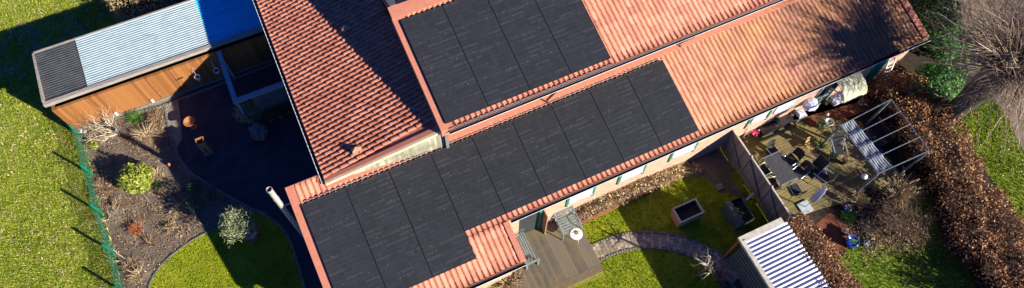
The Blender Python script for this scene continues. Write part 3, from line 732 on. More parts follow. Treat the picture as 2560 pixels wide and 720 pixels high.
b = MB(); corrug(b, xb_, x1, y0 + .12, y1 - .05, lambda y: zsh(y) + .006, .117, .027); o = b.build('roof_sheet', 'corr_shade_blue', shed, True); o['label'] = 'house-end corrugated roof sheet, coloured blue for the shadow on it'
b = MB(); b.box((x0 + .12, y0 + .15, 1.82), (x1, y1 - .1, 1.93)); b.build('roof_deck', 'brownwood', shed)
b = MB(); b.box((x0, y0 - .03, 1.9), (x1, y0 + .14, 2.08)); b.build('fascia', 'greywood', shed)
b = MB(); b.box((x0, y0 + .145, 1.95), (x0 + .09, y1, 2.14)); b.build('fascia', 'greywood', shed)
b = MB(); b.box((x0 + .095, y1 - .05, 2.0), (x1, y1 + .02, 2.2)); b.build('fascia', 'greywood', shed)
wy = P(300, 289, 0).y
b = MB(); b.box((x0 + .22, wy, 0.06), (-1.45, wy + .12, 1.9)); b.build('wall', 'shedwall', shed)
b = MB(); b.box((-1.44, wy, 0.06), (1.3, wy + .12, 1.9)); b.build('wall', 'shedwall', shed)
b = MB(); b.box((x0 + .22, wy + .13, 0.06), (x0 + .34, y1 - .25, 1.9)); b.build('wall', 'shedwall', shed)
b = MB(); b.box((x0 + .22, y1 - .24, 0.06), (1.3, y1 - .12, 1.9)); b.build('wall', 'shedwall', shed)
b = MB(); b.box((x0 + .15, wy - .05, 0), (1.3, wy - .004, .16)); b.build('plinth', 'stone', shed)
sheet('gravel_strip', [Vector((-8.5, wy - .62, 0)), Vector((1.1, wy - .55, 0)), Vector((1.1, wy + .05, 0)), Vector((-8.5, wy + .05, 0))], .003, 'palesoil')
for px in (365, 430):
    q = P(px, 190, 1.85); b = MB(); b.box((q.x - .04, wy - .035, .1), (q.x + .04, wy - .003, 1.88)); b.build('batten', 'brownwood', shed)
q = P(452, 200, 1.2); b = MB(); b.tube([(q.x - .22, wy - .06, 1.12), (q.x + .12, wy - .06, 1.15)], .018, 6); b.build('door_handle', 'black', shed)
# bright sockets on the wall
for px, py in ((292, 283), (383, 254)):
    q = P(px, py, .25); b = MB(); b.box((q.x - .05, wy - .09, .2), (q.x + .05, wy - .052, .42)); b.build('socket_box', 'white', shed)
# frost/wet smears and hook on sheet
# lamps
def wall_lamp(px, py, label):
    z = 1.15; q = P(px, py, z); t = thing('wall_lamp', label, 'lamp', (q.x, wy, z), 'white bucket lamps on the shed wall')
    c = (q.x, wy - .30, z - .06)
    b = MB(); b.lathe(c, [(.085, -.11), (.13, .10), (.118, .10), (.078, -.09)], 16); b.build('lamp_shade', 'white', t, True)
    b = MB(); b.lathe((q.x, wy - .30, z - .12), [(.07, 0), (.095, .09)], 14); b.build('lamp_inside', 'black', t)
    b = MB(); b.tube([(q.x - .02, wy - .01, z + .30), (q.x - .02, wy - .16, z + .34), (q.x, wy - .27, z + .05)], .014, 6); b.build('arm', 'alu', t)
    b = MB(); b.box((q.x - .05, wy - .03, z + .24), (q.x + .02, wy - .004, z + .36)); b.build('wall_plate', 'alu', t)
wall_lamp(492, 188, 'white bucket-shaped wall lamp at the sun line on the shed wall'); wall_lamp(536, 163, 'white bucket-shaped wall lamp in shade beside the timber frame')

# open timber frame in front of the shed
tf = thing('timber_enclosure', 'open grey-blue timber enclosure with boarded front in the shade', 'timber frame', (-1.3, 6.6, 0))
A = P(549, 130, 2.0); Bq = P(585, 252, 2.0); xa = (A.x + Bq.x) / 2; yb = Bq.y
MAT['bluewood'] = simple('blue_grey_timber', (.30, .33, .36), (.2, .22, .25), 4, .8, stretch=(3, 3, 3))
b = MB(); b.box((xa - .1, yb + .101, 1.86), (xa + .1, wy - .01, 2.0)); b.build('beam', 'bluewood', tf)
b = MB(); b.box((xa - .1, yb - .1, 1.862), (1.3, yb + .1, 2.002)); b.build('beam', 'bluewood', tf)
for x, y in ((xa, yb), (1.2, yb), (xa, wy - .15)):
    b = MB(); b.box((x - .055, y - .055, 0), (x + .055, y + .055, 1.855)); b.build('post', 'bluewood', tf)
b = MB(); b.box((xa + .62, yb - .03, .05), (1.3, yb + .03, 1.85)); b.build('boards', 'pallet', tf)

# ================================================================== VEGETATION HELPERS
def branch(b, p, d, L, r, depth, spread=.5, nseg=3, kids=3, shrink=.72, up=.0, sides=5, ends=None):
    pts = [Vector(p)]; rad = [r]; dd = Vector(d).normalized()
    for i in range(nseg):
        dd = (dd + Vector((random.gauss(0, 1), random.gauss(0, 1), random.gauss(0, 1) + up)) * .16).normalized()
        pts.append(pts[-1] + dd * L / nseg); rad.append(r * (1 - .45 * (i + 1) / nseg))
    b.tube(pts, rad, sides, False)
    if depth <= 0:
        if ends is not None: ends.append(pts[-1])
        return
    for i in range(kids):
        k = random.randint(1, nseg) if i else nseg
        nd = (dd + Vector((random.gauss(0, 1), random.gauss(0, 1), random.gauss(0, 1) + up)).normalized() * spread * 1.6).normalized()
        branch(b, pts[k], nd, L * shrink * random.uniform(.7, 1.15), rad[k] * .68, depth - 1, spread, nseg, kids, shrink, up, max(3, sides - 1), ends)
def stalks(b, c, n, h, spread, r=.008, droop=.3, sides=3):
    c = Vector(c)
    for i in range(n):
        a = random.uniform(0, 2 * math.pi); s = random.uniform(.1, 1) * spread; hh = h * random.uniform(.6, 1.1)
        p0 = c + Vector((math.cos(a), math.sin(a), 0)) * s * .18; d = Vector((math.cos(a + random.gauss(0, .3)), math.sin(a + random.gauss(0, .3)), 0))
        b.tube([p0, p0 + d * s * .4 + Vector((0, 0, hh * .65)), p0 + d * s + Vector((0, 0, hh * (1 - droop * random.random())))], [r, r * .8, r * .35], sides, False)
def cloud(c, rad, n, shell=.35, floor=0.02):
    v = RNG.normal(size=(n, 3)); v /= np.linalg.norm(v, axis=1)[:, None]
    ph = np.arctan2(v[:, 1], v[:, 0]); lump = 1 + .09 * np.sin(3 * ph + v[:, 2] * 4) + .07 * np.sin(7 * ph + 5 * v[:, 2])
    r = (1 - shell * RNG.uniform(0, 1, n) ** 1.6) * lump
    C = np.array(c) + v * np.array(rad) * r[:, None]; C[:, 2] = np.maximum(C[:, 2], floor)
    return C, v
def bush(name, label, cat, c, rad, n, size, mat, stemmat='bark', flat=.4, asp=.5, group=None, stems=5, shell=.45):
    t = thing(name, label, cat, (c[0], c[1], 0), group)
    C, N = cloud((c[0], c[1], c[2]), rad, n, shell); np_mesh('foliage', leaf_quads(C, size, flat, asp, N * .8), 4, mat, t)
    b = MB()
    for i in range(stems):
        a = 2 * math.pi * i / stems; b.tube([(c[0], c[1], 0), (c[0] + rad[0] * .3 * math.cos(a), c[1] + rad[1] * .3 * math.sin(a), c[2]), (c[0] + rad[0] * .6 * math.cos(a), c[1] + rad[1] * .6 * math.sin(a), c[2] + rad[2] * .5)], [.03, .02, .008], 5, False)
    b.build('stem', stemmat, t); return t
def hedge(name, label, poly_top, z, n_dens, size, mat, group=None, twigs=400, twigmat='brownstalk', flat=.3, bumpy=.18, ragged=0):
    c = sum(poly_top, Vector()) / len(poly_top); t = thing(name, label, 'hedge', (c.x, c.y, 0), group)
    # the top and a band down the sides
    if ragged:
        pp = []
        for i in range(len(poly_top)):
            a_, e_ = poly_top[i], poly_top[(i + 1) % len(poly_top)]; m_ = max(1, int((e_ - a_).length / .45)); d_ = (e_ - a_).normalized(); n_ = Vector((d_.y, -d_.x, 0))
            for k_ in range(m_): pp.append(a_.lerp(e_, k_ / m_) + n_ * random.uniform(-ragged, ragged))
        poly_top = pp
    q = scatter(poly_top, n_dens); n = len(q)
    hz = z + bumpy * (np.sin(q[:, 0] * 2.3 + q[:, 1] * 1.1) * np.sin(q[:, 1] * 2.9 - q[:, 0]) + .6 * np.sin(q[:, 0] * 6.1) * np.sin(q[:, 1] * 5.3)) + RNG.uniform(-.35, .08, n) * 1.0
    C = [np.column_stack([q, hz])]
    k = len(poly_top)
    for i in range(k):
        a, e = poly_top[i], poly_top[(i + 1) % k]; L = (e - a).length; m = int(L * z * n_dens * .55)
        tt = RNG.uniform(0, 1, m); zz = RNG.uniform(.05, z, m); d = (e - a).normalized(); nn = np.array([d.y, -d.x]); off = RNG.normal(0, .12, m)
        xy = np.array([a.x, a.y]) + tt[:, None] * np.array([e.x - a.x, e.y - a.y]) + nn * off[:, None]; C.append(np.column_stack([xy, zz]))
    C = np.vstack(C); np_mesh('foliage', leaf_quads(C, size, flat, .6), 4, mat, t)
    b = MB()
    q = scatter(poly_top, 6); 
    for x, y in q[:twigs]:
        b.tube([(x, y, 0), (x + random.gauss(0, .12), y + random.gauss(0, .12), z * .6), (x + random.gauss(0, .25), y + random.gauss(0, .25), z + random.uniform(0, .2))], [.018, .011, .004], 3, False)
    b.build('branches', twigmat, t)
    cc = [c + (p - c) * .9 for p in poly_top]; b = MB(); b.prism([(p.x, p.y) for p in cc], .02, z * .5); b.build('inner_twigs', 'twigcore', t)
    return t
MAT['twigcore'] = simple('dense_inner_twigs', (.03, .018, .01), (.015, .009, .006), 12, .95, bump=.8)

# ---- left garden
# net fence
nf = thing('net_fence', 'low green net fence on thin green posts along the meadow', 'fence', tuple(P(257, 534, 0)))
base = [(205, 340), (232, 437), (257, 534), (287, 632), (318, 735), (345, 830)]
bp = [P(*q) for q in base]
for p in bp:
    b = MB(); b.tube([p, p + Vector((0, 0, 1.07))], [.055, .05], 8); ps = b.build('post', 'netgreen', nf)
b = MB()
for i in range(len(bp) - 1):
    n = 6
    for k in range(n):
        a = bp[i].lerp(bp[i + 1], k / n); e = bp[i].lerp(bp[i + 1], (k + 1) / n); sa = .78 + .2 * (1 - math.sin(math.pi * k / n)); se = .78 + .2 * (1 - math.sin(math.pi * (k + 1) / n))
        off = Vector((-.12, .0, 0)) * math.sin(3 * k)
        b.add([a, e, e + Vector((-.03, 0, se)), a + Vector((-.03, 0, sa))], [(0, 1, 2, 3)])
b.build('net', 'net', nf)
# evergreen globe
c = P(338, 445, .55); bush('round_shrub', 'round yellow-green evergreen shrub on the soil bed', 'shrub', (c.x, c.y, .55), (.72, .66, .55), 2600, .13, 'rhodo', flat=.5, shell=.5)
c = P(232, 362, .2); bush('small_shrub', 'small yellow-green shrub by the fence and shed corner', 'shrub', (c.x, c.y, .2), (.22, .22, .2), 250, .08, 'rhodo')
# bare pale shrub beside shed corner
def bareshrub(label, px, py, h, L, depth, mat, lean=(0, 0, 1), n=5, r=.03, kids=3, spread=.55, name='bare_shrub', shrink=.72):
    p = P(px, py, 0); t = thing(name, label, 'shrub', tuple(p)); b = MB()
    for i in range(n):
        d = Vector((random.gauss(0, .5), random.gauss(0, .5), 0)) + Vector(lean); branch(b, p + Vector((random.gauss(0, .04), random.gauss(0, .04), 0)), d, L, r * random.uniform(.7, 1), depth, spread, 3, kids, shrink, .15, 5)
    b.build('branches', mat, t); return t
random.seed(21)
bareshrub('pale bare-branched shrub below the left shed wall', 300, 335, 1, .85, 3, 'paletwig', (-.65, .35, .7), 9, .034)
bareshrub('small bare shrub at the left corner of the shed wall', 232, 330, 1, .45, 3, 'twig', (.0, .0, 1), 6, .022)
bareshrub('bare twiggy shrub with thin yellowish canes at the net fence', 275, 545, 1, .5, 3, 'paletwig', (.3, -.2, .5), 7, .016)
bareshrub('single pale crooked branch beside the lower net fence post', 325, 655, 1, .6, 2, 'paletwig', (-.9, .5, .35), 2, .03, 2)
def clump(label, px, py, n, h, spread, mat, name='dry_perennial', cat='plant', group=None, z=0, r=.009, leafn=0, leafmat=None, ls=.07):
    n = int(n * 1.5); spread *= 1.2; h *= 1.15; leafn = int(leafn * 1.4); p = P(px, py, z); t = thing(name, label, cat, tuple(p), group); b = MB(); stalks(b, p, n, h, spread, r); b.build('stalks', mat, t)
    if leafn:
        C, N = cloud((p.x, p.y, z + h * .45), (spread * .8, spread * .8, h * .5), leafn, .8, z + .02); np_mesh('leaves', leaf_quads(C, ls, .5, .45), 4, leafmat or mat, t)
    return t
clump('spiky green-leaved plant below the orange shed wall', 345, 300, 70, .35, .38, 'greenleaf', 'spiky_plant', leafn=30, r=.014)
clump('pale straw-coloured clump of dry stalks right of the bare shrub', 372, 345, 150, .45, .5, 'straw', leafn=100)
clump('brown withered perennial at the corner of the grit strip', 392, 305, 120, .35, .38, 'brownstalk', leafn=220)
clump('brown withered perennials left of the round evergreen shrub', 260, 470, 140, .25, .5, 'brownstalk', leafn=260)
clump('straw-coloured dry perennial right of the round evergreen shrub', 397, 440, 90, .3, .32, 'straw', leafn=90)
clump('greenish low perennial right below the round evergreen shrub', 398, 465, 40, .2, .25, 'darkleaf', leafn=160)
clump('rust-orange dried perennial dome in the middle of the soil bed', 346, 577, 170, .32, .27, 'rusty_leaf', leafn=120)
clump('low brown perennial with a few green leaves near the shade line', 437, 533, 50, .2, .28, 'straw', leafn=160, leafmat='straw')
clump('low beige withered perennial between shade line and lawn edge', 425, 572, 60, .2, .26, 'straw', leafn=150, leafmat='brownstalk')
clump('tiny yellow-green tuft close to the lawn edge', 452, 585, 30, .12, .2, 'straw', leafn=40)
clump('fan of dead brown stalks above the rounded lawn', 380, 612, 40, .3, .36, 'brownstalk')
clump('yellowed grass clump at the bottom of the soil bed', 350, 690, 90, .3, .38, 'straw', leafn=60)
clump('dark dead perennials at the bottom of the soil bed', 325, 668, 80, .25, .36, 'brownstalk', leafn=130)
clump('flattened brown perennials left of the rust-orange dome', 288, 520, 80, .2, .34, 'brownstalk', leafn=150)
for lab, px, py, s in (('dark green shrub in shade above the round lawn, left one', 485, 465, .3), ('dark green shrub in shade beside the driveway edging', 522, 486, .34), ('dark green low shrub at the shade line', 472, 508, .26)):
    c = P(px, py, s); bush('dark_shrub', lab, 'shrub', (c.x, c.y, s), (s, s, s), 420, .07, 'darkleaf')
# spade-like orange thing in the bed
p = P(427, 415, 0); t = thing('garden_lantern', 'small rust-orange lantern at the edge of the shade', 'lantern', tuple(p))
b = MB(); b.lathe(p, [(.06, 0), (.07, .05), (.07, .2), (.02, .28)], 10); b.build('body', 'rust', t); b = MB(); b.tube([p + Vector((0, 0, .27)), p + Vector((0, 0, .34))], .012, 6); b.build('top_ring', 'black', t)
for lab, px, py, rr in (('thin cane lying below the round evergreen shrub', 0, 0, 0), ):
    a, e = P(345, 470, .06), P(392, 527, .03); b = MB(); b.tube([a, e], .014, 6); single(b.build('garden_cane', 'paletwig'), lab, 'cane')
p = P(508, 517, 0); b = MB(); b.lathe(p, [(.05, 0), (.09, .12), (.08, .12), (.045, .02)], 12); single(b.build('flower_pot', 'terracotta'), 'small empty terracotta pot in the shaded bed', 'pot')
# white stones
for i, (px, py) in enumerate(((206, 322), (214, 330), (203, 330))):
    p = P(px, py, 0); b = MB(); b.lathe(p, [(.05, 0), (.09, .04), (.08, .09), (.03, .12)], 7); single(b.build('stone', 'whitestone'), 'white stone in the small pile at the shed corner', 'stone', 'white stones at the shed corner')

# rusty fire disc on a stand and square fire basket
p = P(473, 303, .56); t = thing('fire_bowl', 'round rusty fire bowl on a stand, lit by the sun on the driveway', 'fire bowl', (p.x, p.y, 0))
b = MB(); b.lathe((p.x, p.y, .56), [(.02, -.10), (.15, -.075), (.23, -.03), (.27, .0), (.258, .004), (.2, -.02), (.1, -.055), (.0, -.07)], 28); b.build('bowl', 'rust', t, True)
b = MB(); b.tube([(p.x, p.y, .04), (p.x, p.y, .46)], .05, 10); b.build('stand', 'rust', t); b = MB(); b.lathe((p.x, p.y, 0.01), [(.14, 0), (.14, .03)], 20); b.build('foot', 'rust', t)
p = P(499, 352, 1.02); h = .17
t = thing('fire_tower', 'square open-topped rusty steel fire tower on a slab', 'fire tower', (p.x, p.y, 0))
b = MB()
for (ax, ay, bx, by) in ((-h, -h, h, -h + .04), (-h, h - .04, h, h), (-h, -h + .041, -h + .04, h - .041), (h - .04, -h + .041, h, h - .041)): b.box((p.x + ax, p.y + ay, .05), (p.x + bx, p.y + by, 1.02))
b.build('shaft', 'rust', t)
b = MB(); b.box((p.x - h + .042, p.y - h + .042, .06), (p.x + h - .042, p.y + h - .042, .5)); b.build('ash_bed', 'rustin', t)
for dz in (.3, .48): b = MB(); b.box((p.x - .05, p.y - h - .012, dz), (p.x + .05, p.y - h - .002, dz + .07)); b.build('vent_slot', 'black', t)
b = MB(); b.box((p.x - .22, p.y - .22, .01), (p.x + .22, p.y + .22, .045)); b.build('slab', 'stone', t)

# olive tree in a pot
p = P(634, 592, 0); t = thing('olive_tree', 'silvery olive tree catching the sun above its round pot', 'tree', tuple(p))
random.seed(4); ends = []; b = MB(); top = P(592, 553, 1.75); b.tube([(p.x, p.y, .4), (p.x - .03, p.y + .02, .9), (top.x + .0, top.y, 1.2)], [.06, .05, .04], 8)
for i in range(9): branch(b, (top.x, top.y, 1.15), (random.gauss(0, .6), random.gauss(0, .6), .8), .38, .022, 2, .6, 3, 3, .75, 0, 5, ends)
b.build('trunk', 'paletwig', t)
C = np.vstack([np.array(e) + RNG.normal(0, .09, (12, 3)) for e in ends] + [cloud((top.x, top.y, 1.7), (.66, .64, .6), 700, .4)[0]])
np_mesh('crown', leaf_quads(C, .14, .25, .26), 4, 'olive', t)
pot = thing('round_planter', 'large round terracotta planter stacked with clay tiles under the olive tree', 'planter', tuple(p))
b = MB(); b.lathe(p, [(.24, 0.01), (.33, .35), (.35, .45), (.31, .45), (.29, .38)], 22); b.build('pot', 'terracotta', pot, True)
b = MB()
for i in range(7):
    a = 2 * math.pi * i / 7; c = Vector((p.x + .22 * math.cos(a), p.y + .22 * math.sin(a), .46 + .015 * i)); b.bar(c - Vector((math.sin(a), -math.cos(a), 0)) * .15, c + Vector((math.sin(a), -math.cos(a), .1)) * .15, .17, .02)
b.build('clay_shards', 'brownstalk', pot)
# second planter with stacked tiles
p = P(655, 340, 0); pot = thing('tile_stack_planter', 'round terracotta pot heaped with broken roof tiles in deep shade', 'planter', tuple(p))
b = MB(); b.lathe(p, [(.26, 0.01), (.38, .3), (.40, .42), (.36, .42)], 22); b.build('pot', 'terracotta', pot, True)
b = MB()
for i in range(26):
    a = random.uniform(0, 6.28); r = random.uniform(.08, .42); c = Vector((p.x + r * math.cos(a), p.y + r * math.sin(a), .46 + .10 * random.random())); a2 = random.uniform(0, 3.14)
    b.bar(c - Vector((math.cos(a2), math.sin(a2), random.uniform(-.2, .2))) * .12, c + Vector((math.cos(a2), math.sin(a2), random.uniform(-.2, .2))) * .12, .14, .02)
b.build('broken_tiles', 'stone', pot)
c = P(622, 282, .5); bush('shade_shrub', 'bushy grey-green shrub in shade below the timber frame', 'shrub', (c.x, c.y, .55), (.62, .5, .55), 1500, .15, 'olive', asp=.2, flat=0.1)
for px, lab in ((678, 'terracotta pot with dark plant in shade, nearest the grey-green shrub'), (703, 'terracotta pot with dark plant in shade, in the middle of the row'), (725, 'terracotta pot with dark plant in shade, nearest the tiled roof edge')):
    p = P(px, 300 - (px - 678) * .38, 0); t = thing('plant_pot', lab, 'plant pot', tuple(p), 'potted plants behind the boarded frame')
    b = MB(); b.lathe(p, [(.13, 0.01), (.19, .3), (.17, .3), (.15, .25)], 16); b.build('pot', 'terracotta', t, True)
    C, N = cloud((p.x, p.y, .5), (.25, .25, .22), 220, .6); np_mesh('foliage', leaf_quads(C, .09, .4, .4), 4, 'darkleaf', t)

# hedge at the top left, behind the shed
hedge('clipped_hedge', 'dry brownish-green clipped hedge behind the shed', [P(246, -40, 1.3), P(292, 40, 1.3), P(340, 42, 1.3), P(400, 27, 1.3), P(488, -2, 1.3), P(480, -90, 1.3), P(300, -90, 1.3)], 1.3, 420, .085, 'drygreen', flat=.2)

# ================================================================== TERRACE & CENTRAL GARDEN
ty0 = P(1430, 690, .16).y
tx0 = 6.62; tx1 = P(1500, 655, .16).x
b = MB(); b.box((tx0, ty0 - .02, .05), (tx1, WY - .02, .16)); b.box((6.1, ty0 - .021, .051), (tx0 - .002, -4.8, .158)); dk = struct(b.build('terrace', 'deck'))
b = MB(); b.box((6.1, ty0 - .34, 0.01), (tx1 - .02, ty0 - .03, .13)); struct(b.build('terrace_step', 'log'))
# curved clinker path
cl = smooth_line(PP([(1488, 632), (1550, 608), (1610, 600), (1680, 606), (1745, 628), (1800, 660), (1850, 705)]), 8)
b = MB(); W2 = .28; L = [0]
for i in range(1, len(cl)): L.append(L[-1] + (cl[i] - cl[i - 1]).length)
def at_len(line, L, s):
    k = max(i for i in range(len(L)) if L[i] <= s); k = min(k, len(line) - 2); t = (s - L[k]) / max(L[k + 1] - L[k], 1e-6); d = (line[k + 1] - line[k]).normalized(); return line[k].lerp(line[k + 1], t), d
s = .05; row = 0
while s < L[-1] - .1:
    p, d = at_len(cl, L, s); n = Vector((-d.y, d.x, 0)); off = (row % 2) * .09
    for k in range(-3, 4):
        a = k * .18 + off - .09; 
        if abs(a + .09) > W2: continue
        c = p + n * (a + .09); u = .075; v = .083; h = .03 + random.uniform(-.006, .006)
        bt = [c - d * u - n * v, c + d * u - n * v, c + d * u + n * v, c - d * u + n * v]
        b.hexa([Vector((q.x, q.y, .002)) for q in bt], [Vector((q.x, q.y, h)) for q in bt])
    s += .165; row += 1
struct(b.build('garden_path', 'pathbrick'))
sheet('path_bed', [p + Vector((-(cl[min(i + 1, len(cl) - 1)] - cl[max(i - 1, 0)]).normalized().y, (cl[min(i + 1, len(cl) - 1)] - cl[max(i - 1, 0)]).normalized().x, 0)) * .42 for i, p in enumerate(cl)] +
      [p - Vector((-(cl[min(i + 1, len(cl) - 1)] - cl[max(i - 1, 0)]).normalized().y, (cl[min(i + 1, len(cl) - 1)] - cl[max(i - 1, 0)]).normalized().x, 0)) * .42 for i, p in reversed(list(enumerate(cl)))], .012, 'soil')
def offs(line, o):
    r = []
    for i, p in enumerate(line):
        d = (line[min(i + 1, len(line) - 1)] - line[max(i - 1, 0)]).normalized(); r.append(p + Vector((-d.y, d.x, 0)) * o)
    return r
cobbles('path_edging', offs(cl, .35), .12, 'stone', .01); cobbles('path_edging', offs(cl, -.35), .12, 'stone', .01)
path_poly = offs(cl, .42) + offs(cl, -.42)[::-1]
mid_lawn = [Vector((tx1 + .02, ty0 - .6, 0)), Vector((6, ty0 - .36, 0)), Vector((6, -14, 0)), Vector((15.5, -14, 0)), Vector((17.2, -8, 0)), P(1880, 470), P(1790, 400), P(1700, 440), P(1600, 487), P(1500, 540), P(1447, 565)]
sheet('garden_lawn', mid_lawn, .006, 'grass2')
q = scatter(mid_lawn, 330, [path_poly])
o = np_mesh('grass', blades(q, .06, .018, .006), 3, 'blade2'); struct(o, 'stuff'); tag(o, 'bright short grass of the small lawn around the curved path', 'grass')
# bed along the wall
wb = [P(1447, 563), P(1500, 540), P(1600, 492), P(1700, 443), Vector((15.4, WY, 0)), Vector((8.9, WY, 0)), Vector((8.9, -3.9, 0))]
sheet('wall_bed', wb, .01, 'soil')
el = [P(1447, 560), P(1500, 536), P(1600, 490), P(1700, 442)]
b = MB()
for i in range(3): b.bar(el[i] + Vector((0, 0, .05)), el[i + 1] + Vector((0, 0, .05)), .12, .11)
struct(b.build('bed_edging', 'terracotta'))
sheet('shaded_soil', [P(1700, 450), P(1790, 395), Vector((17.2, WY, 0)), Vector((17.1, -5.2, 0)), P(1880, 500), P(1800, 480), P(1760, 440)], .014, 'soil')
sheet('brick_patch', [P(1690, 400), P(1790, 365), P(1840, 430), P(1765, 445)], .018, 'soil')
sheet('paved_yard', [P(1790, 690), P(1835, 630), Vector((14.9, -8.0, 0)), Vector((14.9, -14, 0)), Vector((13.6, -14, 0))], .02, 'drive')
# dry perennials along the wall
random.seed(11)
def wallplant(label, px, py, n, mat, spr=.5, h=.7, leafn=250, lm='straw'):
    clump(label, px, py, n, h, spr, mat, 'dry_border_plant', 'plant', 'dry plants in the border along the wall', leafn=int(leafn * 1.3), leafmat=lm, r=.012, ls=.10)
wallplant('dense brown twiggy border plant beside the slatted chair', 1460, 528, 130, 'brownstalk', lm='brownstalk')
wallplant('straw border plant with green shoots, second from the terrace', 1485, 512, 110, 'straw', lm='greenleaf', leafn=60)
wallplant('pale matted border plant between the first two green shutters', 1515, 500, 150, 'straw')
wallplant('brown matted border plant with a bare dark stem beside it', 1545, 492, 130, 'brownstalk', lm='straw')
wallplant('straw border plant below the middle window', 1580, 470, 150, 'straw')
wallplant('brown border plant under the dark climber', 1610, 462, 120, 'brownstalk', lm='straw')
wallplant('pale yellow dense border plant at the shade line', 1645, 447, 170, 'straw', .55, .55, 350)
wallplant('pale yellow border plant just inside the shade line', 1682, 430, 150, 'straw', .5, .5, 250)
wallplant('small pale clump standing alone in the shaded corner', 1735, 425, 60, 'straw', .3, .35, 20)
q = scatter([P(1447, 556), P(1600, 487), P(1700, 440), P(1690, 405), P(1560, 462), P(1440, 515)], 420); C = np.column_stack([q, RNG.uniform(.03, .22, len(q))])
o = np_mesh('leaf_litter', leaf_quads(C, .085, .5, .4), 4, 'straw'); struct(o, 'stuff'); tag(o, 'dry pale leaf litter covering the border along the brick wall', 'leaf litter')
for lab, px, py, ln in (('dark bare climber leaning on the wall beside the slatted chair', 1437, 520, (-.2, .6, 1)), ('dark bare climber at the wall between the middle shutters', 1640, 468, (-1.2, 1.0, 1.1))):
    bareshrub(lab, px, py, 1, .75, 2, 'twig', ln, 3, .022, 3, .35, 'bare_climber')

# slatted benches
def make_bench(label):
    r = thing('garden_bench', label, 'bench', (0, 0, 0)); L = 1.45
    b = MB()
    for i in range(5): b.box((-L / 2 + .04, -.22 + i * .095, .40), (L / 2 - .04, -.17 + i * .095, .425))
    b.build('seat', 'benchgrey', r)
    b = MB()
    for i in range(11): x = -L / 2 + .08 + i * (L - .16) / 10; b.bar((x, .25, .45), (x, .36, .86), .06, .015)
    b.bar((-L / 2, .345, .87), (L / 2, .345, .87), .05, .07); b.build('backrest', 'benchgrey', r)
    for sx_ in (-1, 1):
        x = sx_ * L / 2; b = MB(); b.box((x - .03, -.26, 0.01), (x + .03, -.2, .60)); b.box((x - .03, .25, 0.01), (x + .03, .31, .62)); b.build('leg', 'benchgrey', r)
        b = MB(); b.box((x - .04, -.30, .605), (x + .04, .33, .64)); b.build('armrest', 'benchgrey', r)
    return r
bn = make_bench('grey slatted garden bench half hidden under the porch roof edge')
pb = P(1322, 618, .45); bn.location = (pb.x - .16, pb.y, .165); bn.rotation_euler = (0, 0, R_(90))
ch = thing('slatted_armchair', 'grey-blue slatted armchair on the terrace beside the white table', 'chair', (0, 0, 0)); Wc = .62
b = MB(); 
for i in range(6): b.box((-Wc / 2 + .04, -.28 + i * .09, .41), (Wc / 2 - .04, -.225 + i * .09, .43))
b.build('seat', 'benchgrey', ch); b = MB()
for i in range(6): b.bar((-Wc / 2 + .03, .27 + i * .035, .52 + i * .085), (Wc / 2 - .03, .27 + i * .035, .52 + i * .085), .02, .055)
for s_ in (-1, 1): b.bar((s_ * Wc / 2, .24, .40), (s_ * Wc / 2, .47, 1.02), .035, .04)
b.build('backrest', 'benchgrey', ch)
for s_ in (-1, 1):
    b = MB(); x = s_ * Wc / 2; b.tube([(x, -.34, .0), (x, -.30, .62), (x, -.05, .66), (x, .3, .64)], .02, 6); b.build('armrest', 'benchgrey', ch)
    b = MB(); b.tube([(x * .98, -.3, .40), (x * .98, .28, .38), (x * .98, .38, 0)], .018, 6); b.build('leg', 'benchgrey', ch)
pc = P(1418, 568, .16); ch.location = (pc.x, pc.y, .165); ch.rotation_euler = (0, 0, R_(-2)); ch.scale = (1.35, 1.35, 1.1)
p = P(1441, 585, .66); t = thing('round_side_table', 'small round white metal table at the terrace edge', 'table', (p.x, p.y, .16))
b = MB(); b.lathe((p.x, p.y, .66), [(.25, -.018), (.262, -.01), (.262, .0), (.25, .004)], 30); b.build('table_top', 'white', t)
for a in (.6, 2.7, 4.8): b = MB(); b.tube([(p.x + .12 * math.cos(a), p.y + .12 * math.sin(a), .64), (p.x + .24 * math.cos(a), p.y + .24 * math.sin(a), .165)], .011, 6); b.build('leg', 'white', t)
t2 = thing('dried_wreath', 'small heap of dried brown pods on the white round table', 'decoration', (p.x, p.y, .665))
C = np.column_stack([RNG.normal(p.x + .02, .06, 60), RNG.normal(p.y + .05, .05, 60), RNG.uniform(.668, .72, 60)]); np_mesh('pods', leaf_quads(C, .05, .4, .6), 4, 'brownstalk', t2)
p = P(1333, 543, .16); t = thing('flower_pot', 'white flower pot below the porch gutter on the terrace', 'pot', (p.x, p.y, .16))
b = MB(); b.lathe((p.x, p.y, .165), [(.09, 0), (.13, .22), (.115, .22), (.1, .17)], 16); b.build('pot', 'white', t, True); b = MB(); b.lathe((p.x, p.y, .33), [(.1, 0), (.1, .01)], 12); b.build('soil', 'soilpot', t)
# green door post and open wooden flap by the terrace
x = wx(1350, 530)[0]; b = MB(); b.box((x - .05, WY - .1, .17), (x + .05, WY - .005, 2.4)); b.build('door_post', 'green', house)
b = MB(); b.box((x + .12, WY - .4, .17), (x + .16, WY - .01, 2.2)); b.build('door', 'ochre', house)
b = MB(); b.box((x - .9, WY - .02, .17), (x - .06, WY - .004, 2.3)); b.build('door', 'glass', house)
# dry plants left below the porch
clump('dry brown stalks along the porch wall at the bottom edge', 1265, 712, 120, .4, .5, 'straw', 'dry_border_plant', leafn=120, leafmat='brownstalk')
clump('dense dead stalks between porch wall and terrace corner', 1292, 700, 90, .35, .35, 'brownstalk', 'dry_border_plant', leafn=120, leafmat='straw')

